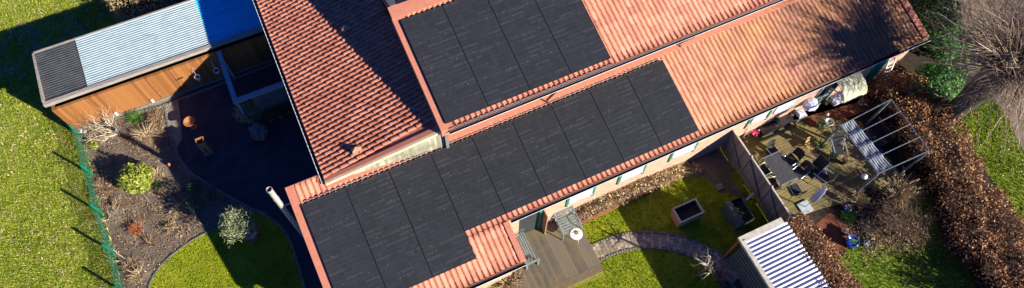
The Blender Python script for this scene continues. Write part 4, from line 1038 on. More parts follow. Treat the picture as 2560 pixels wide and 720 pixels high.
# planters
def boxwalls(b, x0, x1, y0, y1, z0, z1, t):
    b.box((x0, y0, z0), (x1, y0 + t, z1)); b.box((x0, y1 - t, z0), (x1, y1, z1)); b.box((x0, y0 + t + .001, z0), (x0 + t, y1 - t - .001, z1)); b.box((x1 - t, y0 + t + .001, z0), (x1, y1 - t - .001, z1))
a, e = P(1682, 522, .7), P(1760, 530, .7)
t = thing('raised_bed', 'orange-brown boarded raised bed box standing on the shaded lawn', 'planter', ((a.x + e.x) / 2, -5.45, 0))
x0, x1, yA, yB = P(1682, 522, .7).x, P(1760, 530, .7).x, P(1704, 556, .7).y, P(1682, 522, .7).y
b = MB(); boxwalls(b, x0, x1, yA, yB, .01, .69, .035); b.build('box', 'orangewood', t)
b = MB(); boxwalls(b, x0 - .02, x1 + .02, yA - .02, yB + .02, .691, .72, .06); b.build('rim', 'palewood', t)
b = MB(); b.box((x0 + .04, yA + .04, .02), (x1 - .04, yB - .04, .55)); b.build('soil', 'soilpot', t)
x0, x1, yA, yB = P(1815, 508, .8).x, P(1888, 545, .8).x, P(1852, 562, .8).y, P(1852, 490, .8).y
t = thing('pallet_bed', 'raised bed built from grey pallets and filled with dark soil', 'planter', ((x0 + x1) / 2, (yA + yB) / 2, 0))
for i in range(4): 
    b = MB(); z = .08 + i * .2; b.box((x0, yA, z), (x0 + .02, yB, z + .10)); b.build('slat', 'pallet', t)
b = MB(); b.box((x0 + .03, yA + .01, .7), (x0 + .2, yB - .01, .78)); b.build('slat', 'pallet', t)
b = MB(); 
for yy in (yA, (yA + yB) / 2 - .05, yB - .1): b.box((x0 + .021, yy, .02), (x0 + .10, yy + .1, .76))
b.build('post', 'pallet', t)
b = MB(); boxwalls(b, x0 + .21, x1, yA, yB, .02, .8, .03); b.build('box', 'pallet', t)
b = MB(); b.box((x0 + .25, yA + .035, .05), (x1 - .035, yB - .035, .68)); b.build('soil', 'soilpot', t)
a, e = P(1865, 500, .7), P(1884, 483, .75); b = MB(); b.bar(a, e, .1, .05); single(b.build('timber_offcut', 'palewood'), 'pale timber batten sticking out between pallet bed and fence', 'timber')
p = P(1798, 468, 0); b = MB(); b.box((p.x - .16, p.y - .14, .015), (p.x + .16, p.y + .14, .09)); single(b.build('stone_block', 'stone'), 'grey stone block on the shaded soil near the fence', 'stone')
# small bare tree
random.seed(9); tp = P(1772, 655, 1.9); p = Vector((tp.x, tp.y - .05, 0)); t = thing('bare_tree', 'small gnarled bare tree with pale twigs catching the sun', 'tree', tuple(p)); b = MB()
b.tube([p, (p.x + .04, p.y, .8), (tp.x, tp.y - .05, 1.62)], [.06, .05, .042], 7); b.build('trunk', 'bark', t); b = MB()
for i in range(7): branch(b, (tp.x, tp.y - .05, 1.6), (random.gauss(0, .9), random.gauss(0, .9), .5), .36, .032, 3, .7, 3, 2, .72, .1, 5)
b.build('crown', 'paletwig', t)
clump('low frosted dead plants under the small bare tree', 1800, 690, 60, .25, .4, 'brownstalk', leafn=120)

# fence
fx = P(1905, 430, 1.8).x
fe = thing('board_fence', 'grey weathered board fence dividing the two gardens', 'fence', (fx, -5.5, 0)); ys = [-3.2, -4.75, -6.25, -7.75]
for i in range(3):
    b = MB(); b.box((fx - .015, ys[i + 1] + .05, .08), (fx + .015, ys[i] - .05, 1.74)); pn = b.build('panel', 'fence', fe)
    b = MB(); b.box((fx - .05, ys[i + 1] + .05, .35), (fx - .016, ys[i] - .05, .45)); b.bar((fx - .035, ys[i + 1] + .08, .5), (fx - .035, ys[i] - .08, 1.62), .03, .09, (1, 0, 0)); b.build('brace', 'lead', pn)
    b = MB(); b.box((fx - .035, ys[i + 1] + .05, 1.745), (fx + .03, ys[i] - .05, 1.8)); b.build('cap_rail', 'palewood', fe)
for y in ys:
    b = MB(); b.box((fx - .045, y - .045, 0), (fx + .045, y + .045, 1.82)); ps = b.build('post', 'fence', fe); b = MB(); b.lathe((fx, y, 1.822), [(.05, 0), (.035, .03), (.01, .045)], 8); b.build('post_cap', 'palewood', ps)

# carport bottom right
a = P(1843, 590, 2.25); e = P(1955, 547, 2.25); x0, x1, y1 = a.x, e.x, (a.y + e.y) / 2; y0 = -13.5
cp = thing('lean_to', 'white-framed lean-to with glossy corrugated roof by the beech hedge', 'shelter', ((x0 + x1) / 2, -10, 0))
b = MB(); corrug(b, x0 + .14, x1 + .12, y0, y1 - .22, lambda y: 2.2, .17, .026, 10); b.build('roof_sheet', 'corr_carport', cp, True)
b = MB(); b.box((x0, y1 - .24, 2.1), (x1, y1, 2.25)); b.build('beam', 'palewood', cp)
b = MB(); b.box((x0, y0, 2.09), (x0 + .17, y1 - .242, 2.248)); b.build('beam', 'palewood', cp)
b = MB(); b.box((x0 + .1, y1 - .2, 2.251), (x0 + .2, y1 - .17, 2.27)); b.build('bracket', 'lead', cp)
for x, y in ((x0 + .08, y1 - .1), (x1 - .15, y1 - .1), (x0 + .08, -10.5)):
    b = MB(); b.box((x - .05, y - .05, 0), (x + .05, y + .05, 2.085)); b.build('post', 'brownwood', cp)
b = MB()
for i in range(7): b.box((x0 + .02, y0, .15 + i * .27), (x0 + .045, y1 - .3, .33 + i * .27))
b.build('wall_slats', 'pallet', cp)
b = MB(); b.box((x1 - .05, y0, .02), (x1, y1 - .2, 2.1)); b.build('added_shade_wall', 'pallet', cp)  # unseen east wall, added to keep the sun off the lawn
b = MB(); b.box((x0 + .5, -12.5, .02), (x1 - .3, -8.5, 1.2)); b.build('shade_log_block', 'brownwood', cp)  # unseen solid block, added with the wall to hold back low sun

# ================================================================== RIGHT-HAND TERRACE
dpoly = [Vector((fx + .06, WY - .02, 0)), P(1985, 275), P(2022, 322), P(2110, 300), Vector((24.0, -4.9, 0)), Vector((24.0, -7.9, 0)), Vector((21.5, -8.0, 0)), P(2060, 520), P(1985, 545), Vector((fx + .06, -7.7, 0))]
sheet('soil_ground', [Vector((fx + .03, WY - .01, 0)), Vector((26.8, WY - .01, 0)), Vector((26.8, 6, 0)), Vector((36, 6, 0)), Vector((34, -15, 0)), Vector((17, -15, 0)), Vector((fx + .03, -7.8, 0))], .004, 'shadesoil')
b = MB(); b.prism([(p.x, p.y) for p in dpoly], .02, .1); struct(b.build('wooden_deck', 'deck2'))
sheet('brick_paving', [P(1985, 272), Vector((19.5, WY - .02, 0)), Vector((27.2, WY - .02, 0)), Vector((27.5, -4.4, 0)), P(2240, 250), P(2110, 300), P(2022, 322)], .106, 'redpave')
sheet('brick_path', [P(2040, 560), P(2075, 530), P(2150, 580), P(2110, 640), P(2080, 640)], .012, 'redpave')
gl = [P(2080, 640), P(2150, 590), P(2215, 585), P(2260, 500), P(2300, 450), P(2400, 540), P(2470, 640), P(2540, 760), P(2200, 800), P(2140, 700)]
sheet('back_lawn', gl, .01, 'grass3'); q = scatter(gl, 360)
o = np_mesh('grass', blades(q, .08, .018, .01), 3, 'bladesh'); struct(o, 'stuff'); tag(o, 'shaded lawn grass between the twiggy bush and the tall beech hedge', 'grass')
q = scatter(gl, 26); C = np.column_stack([q, RNG.uniform(.05, .1, len(q))]); 
q2 = scatter([P(2380, 310), P(2480, 250), P(2640, 400), P(2640, 560), P(2500, 440)], 30); C = np.vstack([C, np.column_stack([q2, RNG.uniform(.05, .1, len(q2))])])
o = np_mesh('fallen_leaves', leaf_quads(C, .07, .9, .6), 4, 'deadleaf'); struct(o, 'stuff'); tag(o, 'pale fallen leaves strewn over the lawns beside the beech hedge', 'leaves')
gr = [P(2370, 320), P(2400, 290), P(2480, 245), P(2520, 290), P(2580, 440), P(2640, 600), P(2560, 560), P(2480, 450), P(2420, 360)]
sheet('verge_lawn', gr, .008, 'grass3'); q = scatter(gr, 330)
o = np_mesh('grass', blades(q, .10, .02, .008), 3, 'blade2'); struct(o, 'stuff'); tag(o, 'sunlit green grass outside the beech hedge by the sandy path', 'grass')
sp = [P(2330, -60), P(2420, -60), P(2450, 100), P(2500, 250), P(2560, 330), P(2640, 420), P(2700, 560), P(2800, 500), P(2700, 200), P(2640, 100), P(2560, -80)]
sheet('sandy_path', [P(2360, -60), P(2395, 60), P(2420, 180), P(2480, 240), P(2520, 300), P(2570, 400), P(2620, 540), P(2720, 620), P(2800, 500), P(2700, 200), P(2560, -80)], .012, 'sand')

# dining set
a, e = P(1907, 395, .74), P(1997, 444, .74); tx, txx, tya, tyb = a.x, P(1948, 377, .74).x, e.y, a.y
t = thing('dining_table', 'long dark slatted outdoor dining table with silver ends', 'table', ((tx + txx) / 2, (tya + tyb) / 2, .1))
b = MB(); n = 9; wd = (txx - tx) / n
for i in range(n): b.box((tx + i * wd + .006, tya + .04, .72), (tx + (i + 1) * wd - .006, tyb - .04, .742))
b.build('table_top', 'tableslat', t) if 'tableslat' in MAT else None
MAT['tableslat'] = simple('grey_table_slats', (.085, .085, .092), (.05, .05, .055), 9, .5)
b.build('table_top', 'tableslat', t)
b = MB()
for y in (tya + .0, tyb - .038): b.box((tx, y, .70), (txx, y + .036, .744))
b.box((tx + .05, tya + .04, .66), (tx + .09, tyb - .04, .70)); b.box((txx - .09, tya + .04, .66), (txx - .05, tyb - .04, .70)); b.build('table_frame', 'alu', t)
for x in (tx + .05, txx - .05):
    for y in (tya + .05, tyb - .05): b = MB(); b.box((x - .025, y - .025, .105), (x + .025, y + .025, .698)); b.build('leg', 'alu', t)
def make_chair():
    r = thing('garden_chair', 'x', 'chair', (0, 0, 0), 'dark mesh chairs round the dining table'); W_ = .52
    b = MB(); b.box((-W_ / 2 + .02, -.24, .42), (W_ / 2 - .02, .22, .44)); b.build('seat', 'darkgrey', r)
    b = MB(); n = 6; v = []
    for i in range(n + 1):
        x = -W_ / 2 + .02 + (W_ - .04) * i / n; cv = .07 * (1 - ((i - n / 2) / (n / 2)) ** 2)
        v += [(x, .22 + cv, .46), (x, .33 + cv, .92 + cv * .5), (x, .345 + cv, .92 + cv * .5), (x, .235 + cv, .46)]
    for i in range(n):
        o = 4 * i
        b.f += []
    b.add(v, [q for i in range(n) for q in ((4 * i, 4 * i + 4, 4 * i + 5, 4 * i + 1), (4 * i + 1, 4 * i + 5, 4 * i + 6, 4 * i + 2), (4 * i + 2, 4 * i + 6, 4 * i + 7, 4 * i + 3), (4 * i + 3, 4 * i + 7, 4 * i + 4, 4 * i))] + [(0, 1, 2, 3), (4 * n, 4 * n + 3, 4 * n + 2, 4 * n + 1)])
    b.build('backrest', 'darkgrey', r)
    for s_ in (-1, 1):
        x = s_ * W_ / 2; b = MB(); b.tube([(x, -.26, 0), (x, -.24, .62), (x, .0, .65), (x, .28, .66)], .015, 6); b.build('armrest', 'alu', r)
        b = MB(); b.tube([(x, -.2, .42), (x, .22, .42), (x, .30, 0)], .014, 6); b.build('leg', 'black', r)
    return r
chp = make_chair(); cs = [((1932, 382), 8, 'grey-backed mesh chair at the far left corner of the dining table'), ((1978, 400), -82, 'dark mesh chair on the right of the table, upper one'), ((1998, 432), -80, 'dark mesh chair on the right of the table, lower one'),
      ((1908, 428), 95, 'dark mesh chair between fence and table, upper one'), ((1930, 462), 80, 'dark mesh chair between fence and table, lower one'), ((1985, 475), 175, 'dark mesh chair at the near end of the table')]
for i, ((px, py), rz, lab) in enumerate(cs):
    p = P(px, py, .5); loc = (p.x, p.y, .102)
    if i == 0: chp.location = loc; chp.rotation_euler = (0, 0, R_(rz)); chp['label'] = lab
    else: dup(chp, loc, R_(rz), lab)
# folded recliners beside the table
def make_recliner():
    r = thing('folding_recliner', 'x', 'chair', (0, 0, 0), 'folding recliners beside the dining table'); W_ = .56
    b = MB(); b.bar((0, -.3, .40), (0, .25, .42), W_ - .06, .02); b.build('seat', 'darkgrey', r)
    b = MB(); b.bar((0, .26, .44), (0, .45, 1.12), W_ - .06, .02, (0, 1, 0)); b.build('backrest', 'darkgrey', r)
    for s_ in (-1, 1):
        x = s_ * W_ / 2; b = MB(); b.bar((x, -.3, .66), (x, .36, .70), .05, .025); b.build('armrest', 'alu', r)
        b = MB(); b.tube([(x, -.35, .0), (x, .2, .66)], .013, 6); b.tube([(x, .42, .0), (x, -.1, .66)], .013, 6); b.tube([(x, .25, .44), (x, .46, 1.14)], .013, 6); b.build('leg', 'alu', r)
    return r
rc = make_recliner(); p = P(2030, 428, .5); rc.location = (p.x, p.y, .102); rc.rotation_euler = (0, 0, R_(-75)); rc['label'] = 'black folding recliner with silver armrests next to the dining table'
p = P(2052, 440, .5); dup(rc, (p.x, p.y, .102), R_(-160), 'black folding recliner nearest the closed white parasol')
fc = make_recliner(); fc.name = 'folding_chair'; p = P(2092, 372, .5); fc.location = (p.x, p.y, .102); fc.rotation_euler = (0, 0, R_(-20)); fc['label'] = 'grey folding chair beside the pergola post'; del fc['group']
# wooden child chair
p = P(2018, 372, .1); t = thing('wooden_chair', 'small natural-wood chair in the sun patch on the deck', 'chair', (p.x, p.y, .1))
b = MB(); 
for i in range(4): b.box((p.x - .16, p.y - .17 + i * .085, .38), (p.x + .16, p.y - .10 + i * .085, .40))
b.build('seat', 'lightwood', t) if 'lightwood' in MAT else None
MAT['lightwood'] = simple('light_wood', (.50, .34, .15), (.36, .23, .1), 6, .7)
b.build('seat', 'lightwood', t); b = MB(); b.bar((p.x + .02, p.y + .2, .42), (p.x + .04, p.y + .28, .78), .3, .02, (0, 1, 0)); b.build('backrest', 'lightwood', t)
for x, y in ((-.14, -.15), (.14, -.15), (-.14, .17), (.14, .17)): b = MB(); b.box((p.x + x - .015, p.y + y - .015, .105), (p.x + x + .015, p.y + y + .015, .378)); b.build('leg', 'lightwood', t)
def potplant(label, px, py, r, h, mat, leaf, n, ls, pr=.3, z=.1, spiky=False, name='potted_plant'):
    p = P(px, py, z); t = thing(name, label, 'potted plant', (p.x, p.y, z)); b = MB(); b.lathe((p.x, p.y, z + .005), [(r * .7, 0), (r, h), (r * .9, h), (r * .85, h * .85)], 18); b.build('pot', mat, t, True)
    b = MB(); b.lathe((p.x, p.y, z + h * .8), [(r * .84, 0), (r * .84, .01)], 14); b.build('soil', 'soilpot', t)
    if spiky:
        b = MB(); stalks(b, (p.x, p.y, z + h * .85), n, pr, pr, .012, .5); b.build('foliage', leaf, t)
    elif n:
        C, N = cloud((p.x, p.y, z + h + pr * .3), (pr, pr, pr * .7), n, .7); np_mesh('foliage', leaf_quads(C, ls, .4, .4), 4, leaf, t)
    return t
potplant('bright green spiky plant in a round pot at the centre of the deck', 2045, 372, .17, .3, 'stone', 'greenleaf', 60, .1, .45, spiky=True)
potplant('grey-green bushy plant in pot where brick meets deck', 2052, 318, .2, .3, 'black', 'olive', 420, .09, .36)
potplant('leafless pot next to the folding chair', 2100, 350, .16, .28, 'black', 'brownstalk', 60, .08, .22)
potplant('large cobalt blue glazed pot with seedlings on the brick path', 2121, 610, .27, .42, 'blue', 'greenleaf', 90, .08, .17, 0)
potplant('small dark green pot with dry stems beside the blue pot', 2108, 583, .19, .25, 'darkgrey', 'straw', 60, .07, .14, 0)
potplant('dark blue pot half hidden in shade behind the parasol', 2112, 525, .16, .3, 'blue', 'brownstalk', 50, .08, .16, 0)
potplant('pale pot with dry grass at the deck corner', 2098, 500, .15, .28, 'stone', 'straw', 50, .08, .3, 0, spiky=True)
p = P(2167, 612, 0); t = thing('pebble_bowl', 'shallow bowl holding white pebbles near the blue pot', 'bowl', tuple(p)); b = MB(); b.lathe(p, [(.1, .01), (.19, .13), (.175, .13), (.1, .05)], 18); b.build('bowl', 'stone', t, True)
for dx, dy in ((-.05, -.04), (.06, -.03), (0, .06), (.07, .06), (-.07, .05)): b = MB(); b.lathe(p + Vector((dx, dy, .06)), [(.03, 0), (.05, .03), (.045, .06), (.015, .08)], 9); b.build('pebble', 'whitestone', t, True)
p = P(2141, 600, 0); b = MB(); b.lathe(p, [(.05, .01), (.08, .05), (.03, .1)], 8); single(b.build('stone', 'whitestone'), 'single pale stone between blue pot and pebble bowl', 'stone')
for lab, px, py, r_, mt, lf, n_, pr_, spk in (
    ('pot with upright dry grass on the deck edge below the pergola post', 2135, 488, .14, 'terracotta', 'straw', 60, .34, True),
    ('small black pot with green herbs left of the pampas grass', 2165, 480, .12, 'black', 'darkleaf', 160, .16, False),
    ('terracotta pot with brown leaves beside the parasol foot', 1992, 545, .13, 'terracotta', 'brownstalk', 120, .18, False),
    ('black pot with a bushy olive-green plant behind the dining chairs', 2078, 395, .13, 'black', 'darkleaf', 180, .2, False),
    ('zinc tub with dead stalks at the brick paving edge under the hedge', 2150, 262, .17, 'lead', 'brownstalk', 50, .3, True),
    ('small clay pot with green tips between sunshade and doorstep', 2062, 262, .10, 'terracotta', 'greenleaf', 90, .12, False),
    ('dark pot with drooping brown fern in front of the pergola awning', 2105, 408, .14, 'black', 'brownstalk', 90, .26, True)):
    potplant(lab, px, py, r_, .26, mt, lf, n_, .08, pr_, spiky=spk)
# kettle grill and ball lamp
p = P(2074, 304, .7); t = thing('kettle_bowl', 'silver metal bowl on a stand at the edge of the brick paving', 'bowl', (p.x, p.y, .1)); b = MB(); b.lathe((p.x, p.y, .7), [(.03, -.16), (.14, -.12), (.2, .0), (.18, .0), (.12, -.09), (.02, -.11)], 20); b.build('bowl', 'steel', t, True)
b = MB(); b.tube([(p.x, p.y, .105), (p.x, p.y, .55)], .02, 8); b.build('stand', 'black', t)
p = P(2069, 286, .8); t = thing('stake_lamp', 'small white ball lamp on a thin stake near the metal bowl', 'lamp', (p.x, p.y, .1)); b = MB(); b.lathe((p.x, p.y, .74), [(.01, 0), (.05, .02), (.065, .06), (.05, .1), (.01, .12)], 12); b.build('ball', 'white', t, True); b = MB(); b.tube([(p.x, p.y, .105), (p.x, p.y, .75)], .009, 6); b.build('stake', 'alu', t)
# white sunshade and white chair
p = P(2028, 256, 1.45); t = thing('sunshade', 'small domed white sunshade near the house wall', 'parasol', (p.x, p.y, .1)); b = MB(); n = 8; v = [(p.x, p.y, 1.62)]
for r, z in ((.2, 1.58), (.33, 1.45), (.38, 1.28)):
    for i in range(16): rr = r * (1 if i % 2 == 0 else .93); v.append((p.x + rr * math.cos(i * math.pi / 8), p.y + rr * math.sin(i * math.pi / 8), z))
f = [(0, 1 + i, 1 + (i + 1) % 16) for i in range(16)] + [(1 + k * 16 + i, 17 + k * 16 + i, 17 + k * 16 + (i + 1) % 16, 1 + k * 16 + (i + 1) % 16) for k in range(2) for i in range(16)]
b.add(v, f); b.build('canopy', 'parasol', t); b = MB(); b.tube([(p.x, p.y, .11), (p.x, p.y, 1.6)], .018, 8); b.build('pole', 'white', t)
p = P(2003, 285, .5); t = thing('plastic_chair', 'white plastic garden chair left of the domed sunshade', 'chair', (p.x, p.y, .1)); b = MB(); b.box((p.x - .22, p.y - .2, .48), (p.x + .22, p.y + .2, .51)); b.build('seat', 'parasol', t)
b = MB(); b.bar((p.x - .24, p.y, .52), (p.x - .36, p.y + .05, .92), .4, .03, (1, 0, 0)); b.build('backrest', 'parasol', t)
for x in (-.2, .2):
    for y in (-.18, .18): b = MB(); b.tube([(p.x + x, p.y + y, .107), (p.x + x * .9, p.y + y * .9, .478)], .02, 6); b.build('leg', 'parasol', t)
p = P(2094, 246, .2); b = MB(); b.box((p.x - .38, p.y - .25, .11), (p.x + .38, p.y + .25, .26)); b.box((p.x - .38, p.y - .02, .261), (p.x + .38, p.y + .25, .4)); single(b.build('door_step', 'parasol'), 'pale two-tread doorstep below the mossy door canopy', 'step')
# black storage bench with plant
xa = P(1897, 318, .6); xb = P(1975, 285, .6); yc = (xa.y + xb.y) / 2 - .02
t = thing('storage_bench', 'glossy black storage bench against the house wall', 'storage box', ((xa.x + xb.x) / 2, yc, .1)); MAT['gloss'] = simple('glossy_black', (.03, .03, .034), (.015, .015, .018), 3, .18, .6)
b = MB(); b.box((xa.x + .03, yc - .3, .105), (xb.x - .03, yc + .3, .56)); b.build('box', 'black', t); b = MB(); b.box((xa.x, yc - .33, .562), (xb.x, yc + .33, .6)); b.build('lid', 'gloss', t)
p = P(1938, 302, .6); t = potplant('small green herb pot standing on the black storage bench', 1938, 302, .1, .14, 'black', 'greenleaf', 160, .07, .15, z=.602)
p = P(1889, 331, .6); t = thing('garden_pinwheel', 'pink pinwheel flower with a white ball by the fence end', 'ornament', (p.x, p.y, .1)); b = MB()
for i in range(6): a = i * math.pi / 3; c = Vector((p.x, p.y, .6)); b.add([c, c + Vector((math.cos(a) * .17, math.sin(a) * .17, .03)), c + Vector((math.cos(a + .5) * .19, math.sin(a + .5) * .19, -.03)), c + Vector((math.cos(a + .9) * .1, math.sin(a + .9) * .1, 0))], [(0, 1, 2, 3)])
b.build('petals', 'pink', t); b = MB(); b.lathe((p.x + .2, p.y + .02, .56), [(.01, 0), (.045, .02), (.055, .055), (.01, .1)], 10); b.build('ball', 'white', t, True); b = MB(); b.tube([(p.x, p.y, .105), (p.x, p.y, .6)], .012, 6); b.build('stake', 'red', t)
a = P(1866, 322, 1.0); b = MB(); b.bar((a.x, a.y, .02), (a.x, a.y, 1.1), .07, .05); single(b.build('red_post', 'red'), 'short red post between fence and house wall', 'post')
# closed parasol
p = P(2012, 519, .1); t = thing('closed_parasol', 'tall closed white parasol standing in a pale square foot', 'parasol', (p.x, p.y, .1))
b = MB(); b.box((p.x - .26, p.y - .26, .105), (p.x + .26, p.y + .26, .17)); b.build('foot', 'stonefoot', t) if 'stonefoot' in MAT else None
MAT['stonefoot'] = simple('pale_blue_concrete', (.50, .54, .56), (.34, .38, .4), 4, .7)
b.build('foot', 'stonefoot', t)
b = MB(); b.tube([(p.x, p.y, .17), (p.x, p.y, 2.35)], .02, 8); b.build('pole', 'alu', t)
b = MB(); n = 10; v = []; pr = [(.03, .95), (.14, 1.0), (.15, 1.3), (.12, 1.8), (.07, 2.2), (.02, 2.4)]
b2 = MB(); o = 0
for r, z in pr:
    for i in range(n * 2): rr = r * (1.12 if i % 2 else .78); b2.v.append((p.x + rr * math.cos(i * math.pi / n), p.y + rr * math.sin(i * math.pi / n), z))
for k in range(len(pr) - 1):
    for i in range(2 * n): b2.f.append((k * 2 * n + i, k * 2 * n + (i + 1) % (2 * n), (k + 1) * 2 * n + (i + 1) % (2 * n), (k + 1) * 2 * n + i))
b2.build('canopy', 'parasol', t)
# pergola
A1, A2, A3, A4 = P(2100, 315, 2.3), P(2227, 249, 2.3), P(2323, 377, 2.3), P(2196, 434, 2.3)
MAT['pergola'] = simple('blue_grey_metal', (.15, .18, .20), (.09, .11, .13), 6, .45, .5)
pg = thing('pergola', 'blue-grey metal pergola frame with open rafters', 'pergola', tuple(((A1 + A3) / 2).xy) + (0,))
def beam(a, c, w_=.035, h_=.075): b = MB(); b.bar(a, c, w_, h_); return b.build('beam', 'pergola', pg)
beam(A1, A4); beam(A2, A3, .028, .06); beam(A1, A2, .028, .07); beam(A4, A3, .03, .07)
for c in (A1, A2, A3, A4): b = MB(); b.box((c.x - .04, c.y - .04, 0), (c.x + .04, c.y + .04, 2.235)); b.build('post', 'pergola', pg)
for i in (1, 2, 3):
    a, c = A1.lerp(A4, i / 4), A2.lerp(A3, i / 4); b = MB(); b.bar(a + Vector((0, 0, .08)), c + Vector((0, 0, .08)), .022, .03); b.build('rafter', 'alu', pg)
b = MB(); nfold = 5; wdir = (A2 - A1).normalized(); L1 = A1 + wdir * .06; L2 = A4 + wdir * .06
aw = thing('folded_awning', 'pale folded awning cloth bunched along the left pergola beam', 'awning', tuple(L1))
for i in range(6):
    o_ = wdir * (.05 + i * .115); pts = []; rr = []
    for k in range(25):
        q_ = L1.lerp(L2, k / 24); pts.append(q_ + o_ + Vector((0, 0, -.02 - .05 * abs(math.sin(k / 24 * math.pi * 4)) + .012 * math.sin(i * 2 + k)))); rr.append(.042 + .008 * math.sin(k * 1.9 + i))
    b.tube(pts, rr, 8)
b.build('cloth', 'awning', aw)
p = P(2161, 442, 2.0); t = thing('globe_lamp', 'round white globe lamp hanging by the lower pergola corner', 'lamp', (p.x, p.y, 1.9)); b = MB(); b.lathe((p.x, p.y, 1.92), [(.02, 0), (.09, .03), (.12, .1), (.1, .17), (.02, .2)], 18); b.build('globe', 'white', t, True); b = MB(); b.tube([(p.x, p.y, 2.12), (p.x + .1, p.y + .05, 2.2), (A4.x - .03, A4.y, 2.25)], .012, 6); b.build('arm', 'black', t)
p = P(2196, 384, .45); b = MB(); b.lathe((p.x, p.y, .02), [(.3, 0), (.34, .1), (.34, .33), (.28, .4), (.05, .42)], 24); single(b.build('round_pouf', 'navy'), 'round navy blue pouf under the pergola', 'pouf')
p = P(2188, 335, .45); t = thing('outdoor_sofa', 'black outdoor sofa in shade under the pergola', 'sofa', (p.x, p.y, 0)); b = MB(); b.box((p.x - .35, p.y - .6, .02), (p.x + .4, p.y + .55, .4)); b.build('seat', 'black', t); b = MB(); b.box((p.x + .401, p.y - .6, .02), (p.x + .55, p.y + .55, .75)); b.build('backrest', 'black', t)
# white ladder
a, e = P(2187, 205, .05), P(2222, 152, 1.95)
a = Vector((wx(2205, 170)[0], -4.0, .11)); e = Vector((a.x + .12, WY - .03, 2.0)); t = thing('white_ladder', 'white wooden ladder leaning on the wall under the eave', 'ladder', tuple(a)); d = Vector((.2, 0, 0))
b = MB(); b.bar(a - d, e - d, .05, .07); b.bar(a + d, e + d, .05, .07); b.build('side_rails', 'white', t); b = MB()
for i in range(1, 8): c = a.lerp(e, i / 8); b = MB(); b.bar(c - d, c + d, .03, .04); b.build('rung', 'white', t)
pass

# shrubs right
MAT['plume'] = simple('tan_plume', (.42, .32, .19), (.28, .2, .11), 9, .9)
c = P(2228, 485, .5); t = clump('pale tan clump of pampas grass with fluffy plumes below the pergola', 2222, 500, 300, 1.45, .62, 'straw', 'pampas_grass', 'ornamental grass', leafn=200, leafmat='straw')
for i in range(14):
    a = random.uniform(0, 6.28); r = random.uniform(.2, .7); cc = P(2222, 500, 0) + Vector((r * math.cos(a), r * math.sin(a), 1.5)); b = MB(); b.lathe(cc, [(.01, -.1), (.035, -.03), (.04, .04), (.01, .13)], 7); b.build('plume', 'plume', t)
random.seed(31)
p = P(2230, 585, 0); t = thing('twiggy_bush', 'large dense leafless grey-brown bush on the shaded lawn', 'bush', tuple(p)); b = MB()
for i in range(46): branch(b, p + Vector((random.gauss(0, .1), random.gauss(0, .1), 0)), (random.gauss(0, .55), random.gauss(0, .55), .9), .85, .022, 3, .6, 2, 3, .68, .1, 3)
b.build('branches', 'greytwig' if 'greytwig' in MAT else 'brownstalk', t)
C, N = cloud((p.x, p.y, .75), (1.15, 1.15, .7), 1900, .7); np_mesh('leaves', leaf_quads(C, .055, .4, .5), 4, 'brownstalk', t)
random.seed(33); p = P(2345, 470, 0); bareshrub('thin purple-brown leafless shrub left of the beech hedge', 2330, 480, 1, .4, 3, 'twig', (.2, .1, .8), 8, .012)
clump('dry reddish grass clump at the deck corner', 2140, 510, 120, .4, .35, 'straw', 'dry_perennial', leafn=40)
clump('green low perennials below the deck corner', 2120, 545, 60, .2, .38, 'greenleaf', 'green_perennial', leafn=260, leafmat='greenleaf')
clump('green and brown low plants behind the pebble bowl', 2165, 570, 90, .3, .42, 'brownstalk', 'dry_perennial', leafn=260, leafmat='straw')
clump('tan dry plants between pebble bowl and twiggy bush', 2190, 600, 90, .3, .4, 'straw', 'dry_perennial', leafn=160, leafmat='brownstalk')
q = scatter([P(2090, 490), P(2200, 470), P(2330, 460), P(2300, 540), P(2260, 640), P(2160, 650), P(2130, 590)], 230); C = np.column_stack([q, RNG.uniform(.01, .12, len(q))])
o = np_mesh('leaf_litter', leaf_quads(C, .08, .6, .5), 4, 'brownstalk'); struct(o, 'stuff'); tag(o, 'brown leaf litter under the pampas grass and twiggy bush', 'leaf litter')
# beech hedges
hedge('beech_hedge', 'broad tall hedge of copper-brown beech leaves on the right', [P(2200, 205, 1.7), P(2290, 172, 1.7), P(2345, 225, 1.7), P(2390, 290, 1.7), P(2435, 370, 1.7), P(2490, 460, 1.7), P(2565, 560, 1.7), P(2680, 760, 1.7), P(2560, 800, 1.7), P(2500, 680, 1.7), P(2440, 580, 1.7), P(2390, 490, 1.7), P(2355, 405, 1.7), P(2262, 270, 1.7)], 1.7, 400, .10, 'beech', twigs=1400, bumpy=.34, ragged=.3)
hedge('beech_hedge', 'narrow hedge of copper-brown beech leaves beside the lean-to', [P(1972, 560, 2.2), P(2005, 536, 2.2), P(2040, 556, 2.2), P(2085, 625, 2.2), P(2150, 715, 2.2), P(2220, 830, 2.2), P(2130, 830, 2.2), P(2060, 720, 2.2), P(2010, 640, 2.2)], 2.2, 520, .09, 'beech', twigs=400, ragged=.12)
# laurels
c = P(2350, 206, 1.3); bush('laurel_bush', 'glossy green laurel bush between the eave corner and the willow', 'bush', (c.x, c.y, 1.1), (1.2, 1.1, 1.0), 4600, .14, 'laurel', flat=.6, asp=.5, shell=.4)
c = P(2335, 45, 1.7); bush('laurel_bush', 'glossy dark green laurel bush behind the right roof end', 'bush', (c.x, c.y + .2, 1.5), (1.05, 1.8, 1.3), 6500, .13, 'laurel', flat=.6, asp=.5, shell=.4)
c = P(2385, 105, .7); bush('laurel_bush', 'low glossy laurel shoots under the willow branches', 'bush', (c.x, c.y, .7), (1.1, .9, .8), 2400, .12, 'laurel', flat=.6, asp=.5)
c = P(2400, 255, .15); clump('pale green young shoots at the foot of the willow', 2368, 258, 30, .3, .25, 'greenleaf', 'green_perennial', leafn=60)
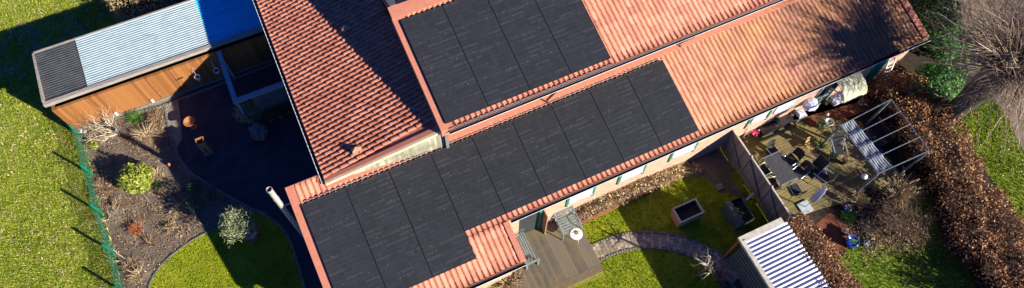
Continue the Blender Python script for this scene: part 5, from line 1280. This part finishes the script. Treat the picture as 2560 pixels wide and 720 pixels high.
# pollard willow
random.seed(77); p = Vector((27.15, -6.5, 0)); wl = thing('pollard_willow', 'leafless pollard willow with a dense fan of thin shoots', 'tree', tuple(p)); b = MB()
hd = Vector((p.x + .1, p.y, 5.0))
b.tube([p + Vector((0, 0, -.05)), p + Vector((.03, 0, .6)), p + Vector((0, -.02, 2.2)), p + Vector((.02, 0, 3.8)), p + Vector((-.25, .05, 4.9)), p + Vector((-.45, .1, 6.0))], [.52, .42, .42, .58, .42, .2], 14)
b.tube([p + Vector((.1, 0, 3.5)), p + Vector((.35, 0, 4.6)), p + Vector((.55, .0, 5.9))], [.4, .36, .16], 12)
for i in range(9): a = i * .7; b.tube([hd - Vector((0, 0, .5)), hd + Vector((math.cos(a) * .5, math.sin(a) * .5, .0)), hd + Vector((math.cos(a) * 1.0, math.sin(a) * 1.0, .5))], [.2, .13, .07], 7)
b.build('trunk', 'mossbark', wl, True); b = MB()
def shoots(b, hd, n, lmin, lmax, r00=.15, r01=1.0):
    for i in range(n):
        a = random.uniform(0, 2 * math.pi); r0 = random.uniform(r00, r01); s = hd + Vector((math.cos(a) * r0, math.sin(a) * r0, random.uniform(-1.0, .1) * (.3 + r0 * .3) + r0 * .4))
        u = Vector((math.cos(a + random.gauss(0, .4)), math.sin(a + random.gauss(0, .4)), 0)); el = random.gauss(.35, .5); L_ = random.uniform(lmin, lmax); dr = random.uniform(-.15, .45)
        up = lambda e: u * math.cos(e) + Vector((0, 0, math.sin(e)))
        p1 = s + up(el) * L_ * .45; p2 = p1 + up(el - dr) * L_ * .35 + Vector((random.gauss(0, .22), random.gauss(0, .22), random.gauss(0, .15))); p3 = p2 + up(el - 2 * dr) * L_ * .3 + Vector((random.gauss(0, .2), random.gauss(0, .2), random.gauss(0, .1)))
        b.tube([s, p1, p2, p3], [.020, .014, .009, .004], 3, False)
        for k in range(3):
            st = p1.lerp(p3 if k else p2, random.random()); dd = (u + Vector((random.gauss(0, .6), random.gauss(0, .6), random.gauss(.1, .4)))).normalized(); b.tube([st, st + dd * random.uniform(.3, .9)], [.010, .003], 3, False)
shoots(b, hd + Vector((.25, 0, .2)), 560, 1.2, 3.0)
b.build('crown', 'willow', wl)
for lab, x, y, z, n in (('reddish bare tree crown behind the willow at the top right', 30.2, -1.2, 4.2, 420), ('bare tree at the right edge beside the sandy path', 32.5, -6.0, 4.5, 420)):
    p = Vector((x, y, 0)); t = thing('bare_tree', lab, 'tree', tuple(p)); b = MB(); b.tube([p, p + Vector((.1, 0, 2)), p + Vector((0, 0, z))], [.3, .24, .18], 9)
    for i in range(6): a = i * 1.05; b.tube([p + Vector((0, 0, z - .4)), p + Vector((math.cos(a) * .9, math.sin(a) * .9, z + .7))], [.13, .06], 6)
    b.build('trunk', 'bark', t, True); b = MB(); shoots(b, p + Vector((0, 0, z)), n, 1.2, 3.0); b.build('crown', 'twig', t)
